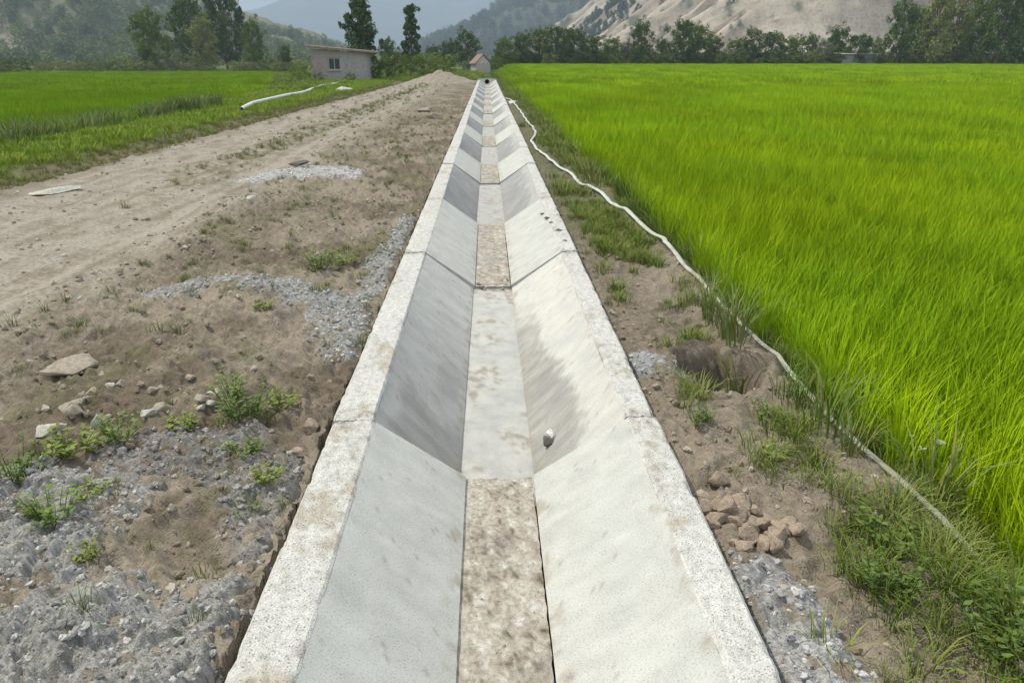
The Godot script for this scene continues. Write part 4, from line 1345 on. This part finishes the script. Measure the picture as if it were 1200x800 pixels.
func make_plants():
	rice("rice_crop", "bright green rice crop filling the right field", 1.7, 400.0, 0.6, 134.0, right_field, Color(0.34, 0.51, 0.016))
	rice("rice_crop", "green rice crop filling the left field beyond the track", -400.0, -10.0, 14.0, 118.0, left_field, Color(0.24, 0.385, 0.016))
	var tg := tuft(31, 26, 0.07, 0.17, 0.9, 0.006, 3, 0.15)
	var tl := tuft(32, 22, 0.10, 0.36, 0.55, 0.010, 3, 0.2)
	var tv := tuft(33, 40, 0.22, 0.22, 0.7, 0.014, 2, 0.2)
	# bund between channel and rice
	grass_field("bund_grass", "short grass on the bund between channel and right rice field", tg, 0.95, 1.98, 0.8, 9.5, 0.055,
		func(X, Z):
			var n := nb.get_noise_2d(X * 0.9 + 3.0, Z * 0.7)
			var d := sm(1.62, 1.84, X + 0.12 * n) * 0.9
			d = maxf(d, sm(1.20, 1.50, X + 0.25 * n) * (1.0 - sm(2.45, 2.9, Z + 0.5 * n)))
			d = maxf(d, 0.55 * sm(0.12, 0.4, n))
			d = maxf(d, 0.75 * sm(6.3, 7.3, Z + 0.7 * n) * sm(0.95, 1.15, X))
			if Vector2((X - 1.04) / 0.24, (Z - 2.45) / 0.32).length() < 1.0: d = 0.0
			if Vector2((X - PIT.x) / 0.3, (Z - PIT.y) / 0.36).length() < 1.05: d = 0.0
			return d, Color(0.135, 0.195, 0.035), Color(0.26, 0.285, 0.10), 0.4, 1.0, 71)
	grass_field("bund_grass", "grass between channel and rice further along the bund", tv, 0.95, 2.1, 9.5, 66.0, 0.10,
		func(X, Z): return 0.75 * sm(0.9, 1.4, X + 0.3 * nb.get_noise_2d(X, Z * 0.4)), Color(0.16, 0.215, 0.045), Color(0.30, 0.31, 0.12), 0.45, 0.95, 72, 0.03)
	grass_field("tall_grass", "tall loose grass at the foot of the nearest rice plants", tl, 1.6, 2.05, 0.8, 12.0, 0.10,
		func(X, Z): return 0.5 * sm(-0.2, 0.3, nb.get_noise_2d(X + 30.0, Z * 0.5)), Color(0.15, 0.21, 0.045), Color(0.28, 0.30, 0.14), 0.6, 1.2, 73)
	# left verge and the strip between the wheel tracks
	grass_field("verge_grass", "green grass verge between dirt track and left rice field", tv, -16.0, -6.7, 5.0, 66.0, 0.17,
		func(X, Z):
			var n := nb.get_noise_2d(X * 0.4, Z * 0.3)
			if left_field(X - 0.3, Z) or absf(X - pipe_x(Z)) < 0.22: return 0.0
			return sm(-6.9, -8.0, X + 0.7 * n) * 0.9, Color(0.21, 0.32, 0.03), Color(0.34, 0.40, 0.08), 0.5, 1.0, 74, 0.02)
	grass_field("track_grass", "worn dry grass between and beside the wheel tracks", tg, -7.6, -2.6, 9.0, 60.0, 0.10,
		func(X, Z):
			var n := nb.get_noise_2d(X * 0.6, Z * 0.3)
			var d := exp(-pow((X + 4.45 + 0.25 * n) / 0.45, 4.0)) * sm(9.8, 14.0, Z + 3.0 * n) * sm(-0.35, 0.35, nb.get_noise_2d(X * 0.5, Z * 0.25 + 12.0)) * 0.6
			d = maxf(d, sm(-6.3, -7.0, X + 0.4 * n) * 0.8)
			d = maxf(d, 0.3 * sm(0.2, 0.45, n) * sm(16.0, 24.0, Z))
			return d, Color(0.15, 0.16, 0.06), Color(0.26, 0.24, 0.13), 0.35, 0.75, 75, 0.02)
	grass_field("reeds", "tall grey-green reeds along the near edge of the left rice field", tl, -12.4, -9.9, 14.0, 30.0, 0.22,
		func(X, Z): return 0.75 * sm(0.0, 0.3, nb.get_noise_2d(X * 0.35, Z * 0.2 + 4.0)) + 0.12, Color(0.13, 0.17, 0.06), Color(0.26, 0.29, 0.15), 1.3, 2.1, 76)
	grass_field("meadow", "meadow grass past the end of the channel and round the farmhouse", tuft(34, 60, 0.5, 0.34, 0.6, 0.035, 2, 0.2), -40.0, 3.0, 44.0, 125.0, 0.8,
		func(X, Z): return 0.8 if (Z > 67.0 or X < -8.5 - 0.02 * Z) and not (X > -16.0 and X < -9.5 and Z > 65.5 and Z < 72.0) and not left_field(X, Z) else 0.0, Color(0.18, 0.26, 0.045), Color(0.29, 0.33, 0.10), 0.6, 1.3, 77)
	# sparse grass in the soil left of the channel
	grass_field("soil_grass", "sparse short grass in the disturbed soil left of the channel", tg, -3.2, -0.83, 1.1, 24.0, 0.07,
		func(X, Z):
			var n := nb.get_noise_2d(X * 0.8 + 80.0, Z * 0.6)
			return 0.5 * sm(0.22, 0.45, n) + 0.01, Color(0.11, 0.15, 0.035), Color(0.21, 0.22, 0.09), 0.25, 0.6, 78, 0.02)
	# weeds one can point at: x, z, size, label
	var kinds := [weed_mesh(1, 26, 0.12, 0.13, 0.030), weed_mesh(2, 20, 0.09, 0.12, 0.034), weed_mesh(3, 30, 0.15, 0.12, 0.028)]
	var W := [
		[-1.19, 3.28, 1.25, 2, "leafy green weed clump beside the two tan stones at the left rim"],
		[-1.30, 3.45, 1.0, 0, "green weed clump just behind the leafy clump near the left rim"],
		[-1.05, 3.42, 0.9, 1, "low weed clump between the leafy clump and the left rim"],
		[-1.08, 2.95, 0.8, 0, "small weed on the grey mortar patch left of the rim"],
		[-0.93, 2.72, 0.7, 1, "thin weed growing against the left rim"],
		[-0.97, 2.55, 0.6, 2, "weed by the left rim nearest the viewer"],
		[-1.86, 2.98, 1.3, 1, "broad yellow-green weed clump below the rounded pale stone"],
		[-1.70, 3.08, 1.1, 0, "weed clump right of the broad yellow-green clump"],
		[-1.45, 3.20, 0.9, 1, "low weeds between the stony patch and the leafy clump"],
		[-1.98, 2.76, 1.2, 2, "bright weed clump at the left picture edge"],
		[-1.66, 2.44, 1.1, 0, "weed clump growing out of the crumbly mortar"],
		[-1.60, 2.62, 0.8, 1, "small weed just behind the one in the crumbly mortar"],
		[-1.42, 2.22, 0.6, 1, "tiny weed in a crack of the crumbly mortar"],
		[-1.90, 2.25, 0.9, 0, "weed at the left edge level with the crumbly mortar"],
		[-1.62, 1.80, 0.9, 2, "weed in the bottom left corner"],
		[-1.42, 6.10, 1.5, 0, "weed clump on the soil beyond the long mortar streak"],
		[-1.25, 6.35, 1.1, 1, "smaller weed clump just behind the one beyond the mortar streak"],
		[-1.55, 4.95, 0.8, 1, "small weed in front of the long mortar streak"],
		[1.05, 3.30, 0.7, 2, "weed on the soil in front of the dug pit"],
		[1.42, 3.35, 0.9, 0, "weed clump between the dug pit and the hose"],
		[1.30, 2.95, 0.8, 1, "low weed behind the clod heap"],
		[1.35, 2.05, 1.0, 2, "leafy weed right of the grey mortar along the right rim"],
		[1.52, 2.30, 1.2, 0, "leafy weed beside the hose in the lower right"],
		[1.55, 1.75, 1.3, 2, "leafy weed in the lower right corner"],
	]
	for w in W:
		var o := put("weed", kinds[w[3]], M.leaf_weed[w[3]])
		o.transform = Transform3D(Basis(Vector3.UP, w[0] * 7.0).scaled(Vector3.ONE * w[2]), Vector3(w[0], ground_y(w[0], w[1]) + 0.004, -w[1]))
		tag(o, w[4], "weed")
	# two pale-headed weeds in front of the rice
	for w in [[1.88, 3.0, "pale flowering weed in front of the rice, farther of two"], [1.86, 2.72, "pale flowering weed in front of the rice, nearer of two"]]:
		var f := base("flowering_weed", Vector3(w[0], ground_y(w[0], w[1]), -w[1]), w[1])
		tag(f, w[2], "weed")
		var m := mb()
		rng.seed = int(w[1] * 100)
		var heads := mb()
		for k in 2:
			var a := rng.randf() * TAU
			var tip := Vector3(cos(a) * 0.05, 0.16 + rng.randf() * 0.07, sin(a) * 0.06)
			tube_add(m, [Vector3.ZERO, tip * 0.5 + Vector3.UP * 0.03, tip], [0.003, 0.0025, 0.002], 4, Color(0.16, 0.20, 0.08))
			for q in 14:
				var b := rng.randf() * TAU
				var d := Vector3(cos(b), rng.randf_range(-0.2, 0.5), sin(b)).normalized()
				var side := d.cross(Vector3.UP).normalized() * 0.007
				tri_add(heads, tip, tip + d * 0.018 + side, tip + d * 0.018 - side, Color(0.27, 0.31, 0.16), Vector3.UP)
		build(m, "stem", M.leaf, f)
		build(heads, "flower_heads", M.leaf, f)

# ---------------------------------------------------------------- everything
func _ready():
	# camera
	var cam := Camera3D.new()
	cam.name = "camera"
	cam.fov = 49.23
	cam.near = 0.05
	cam.far = 14000.0
	add_child(cam)
	cam.position = Vector3(0, 1.6, 0)
	cam.rotation_degrees = Vector3(-20.707, -1.841, 0)
	cam.current = true
	# sky, sun, exposure, air
	var env := Environment.new()
	var sky := Sky.new()
	var sk := ProceduralSkyMaterial.new()
	sk.sky_top_color = Color(0.76, 0.79, 0.82)
	sk.sky_horizon_color = Color(0.88, 0.90, 0.92)
	sk.sky_curve = 0.18
	sk.ground_bottom_color = Color(0.35, 0.34, 0.30)
	sk.ground_horizon_color = Color(0.70, 0.72, 0.72)
	sk.sun_angle_max = 1.0
	sk.sky_energy_multiplier = 1.0
	sky.sky_material = sk
	env.background_mode = Environment.BG_SKY
	env.sky = sky
	env.background_energy_multiplier = 1.2
	env.tonemap_mode = Environment.TONE_MAPPER_LINEAR
	env.tonemap_exposure = 1.45
	env.fog_enabled = true
	env.fog_density = 0.0004
	env.fog_light_color = Color(0.80, 0.885, 0.97)
	env.sdfgi_enabled = true
	env.ssao_enabled = true
	env.ssil_enabled = true
	var we := WorldEnvironment.new()
	we.name = "world_environment"
	we.environment = env
	add_child(we)
	var sun := DirectionalLight3D.new()
	sun.name = "sun"
	sun.light_color = Color(1.0, 0.965, 0.90)
	sun.light_energy = 1.0
	sun.light_angular_distance = 1.2
	sun.shadow_enabled = true
	add_child(sun)
	sun.look_at_from_position(Vector3(-0.50, 0.82, -0.27) * 100.0, Vector3.ZERO)

	na = fnoise(1, 0.55, 3)
	nb = fnoise(2, 2.6, 3)
	nc = fnoise(3, 9.5, 3)
	nd = fnoise(4, 34.0, 2)
	nr = fnoise(5, 7.0, 4)
	nr.fractal_type = FastNoiseLite.FRACTAL_RIDGED
	ncell = fnoise(6, 7.0, 1, FastNoiseLite.TYPE_CELLULAR)
	ncell.cellular_return_type = FastNoiseLite.RETURN_DISTANCE2_SUB
	nh = fnoise(8, 0.008, 5)

	var t_soil := tex(speckle(21, 0.02, 0.11, 0.62, 1.25, 0.25))
	var n_soil := bump_tex(23, 0.03, 0.12, 9.0)
	var t_conc := tex(speckle(31, 0.008, 0.16, 0.80, 1.12, 0.35))
	var n_conc := bump_tex(33, 0.02, 0.20, 3.0, 0.6)
	M.soil = mat("soil", 0.97, t_soil, n_soil, 1.7, 1.0)
	M.mortar = mat("dried_mortar", 0.95, t_soil, n_soil, 2.6, 1.3)
	M.concrete = mat("concrete", 0.9, t_conc, n_conc, 1.6, 0.5)
	M.concrete_rim = mat("rough_concrete", 0.95, tex(speckle(41, 0.03, 0.13, 0.74, 1.16, 0.75)), bump_tex(43, 0.05, 0.15, 6.0, 0.6), 1.5, 0.8)
	M.concrete_wall = mat("cast_concrete", 0.9, tex(speckle(51, 0.012, 0.22, 0.86, 1.08, 0.5)), bump_tex(53, 0.02, 0.22, 3.0, 0.7), 1.1, 0.35)
	M.concrete_floor = mat("dirty_concrete", 0.9, t_soil, n_soil, 3.1, 0.8)
	M.land = mat("hillside", 1.0, t_soil, null, 0.01, 1.0)
	M.plaster = mat("plaster", 0.9, t_conc, n_conc, 0.7, 0.5)
	M.glass = mat("window_glass", 0.15)
	M.plastic = mat("hose_plastic", 0.45)
	M.pebble = mat("pebble", 0.95)
	M.bark = mat("bark", 0.95)
	for c in [["stone_tan", Color(0.40, 0.345, 0.27)], ["stone_pale", Color(0.55, 0.53, 0.46)], ["stone_clod", Color(0.36, 0.285, 0.215)], ["stone_dark", Color(0.16, 0.15, 0.13)], ["stone_white", Color(0.72, 0.71, 0.67)]]:
		M[c[0]] = mat(c[0], 0.95, t_soil, n_soil, 2.2, 0.8, true)
		M[c[0]].albedo_color = (c[1] as Color).linear_to_srgb()
	M.leaf = mat("grass_blade", 0.6)
	M.leaf.backlight = Color(0.5, 0.55, 0.2)
	M.leaf.metallic_specular = 0.15
	M.leaf_rice = mat("rice_blade", 0.65)
	M.leaf_rice.backlight = Color(0.8, 0.9, 0.3)
	M.leaf_rice.metallic_specular = 0.12
	M.leaf_far = mat("far_leaves", 0.85)
	M.leaf_far.backlight = Color(0.2, 0.22, 0.1)
	M.leaf_weed = []
	for c in [Color(0.14, 0.20, 0.05), Color(0.20, 0.25, 0.06), Color(0.11, 0.17, 0.045)]:
		var w := mat("weed_leaf", 0.6)
		w.albedo_color = (c as Color).linear_to_srgb()
		w.backlight = Color(0.4, 0.45, 0.2)
		M.leaf_weed.append(w)

	make_ground()
	make_hills()
	make_channel()
	make_house()
	make_trees()
	make_rocks()
	make_hose()
	make_small_things()
	make_plants()
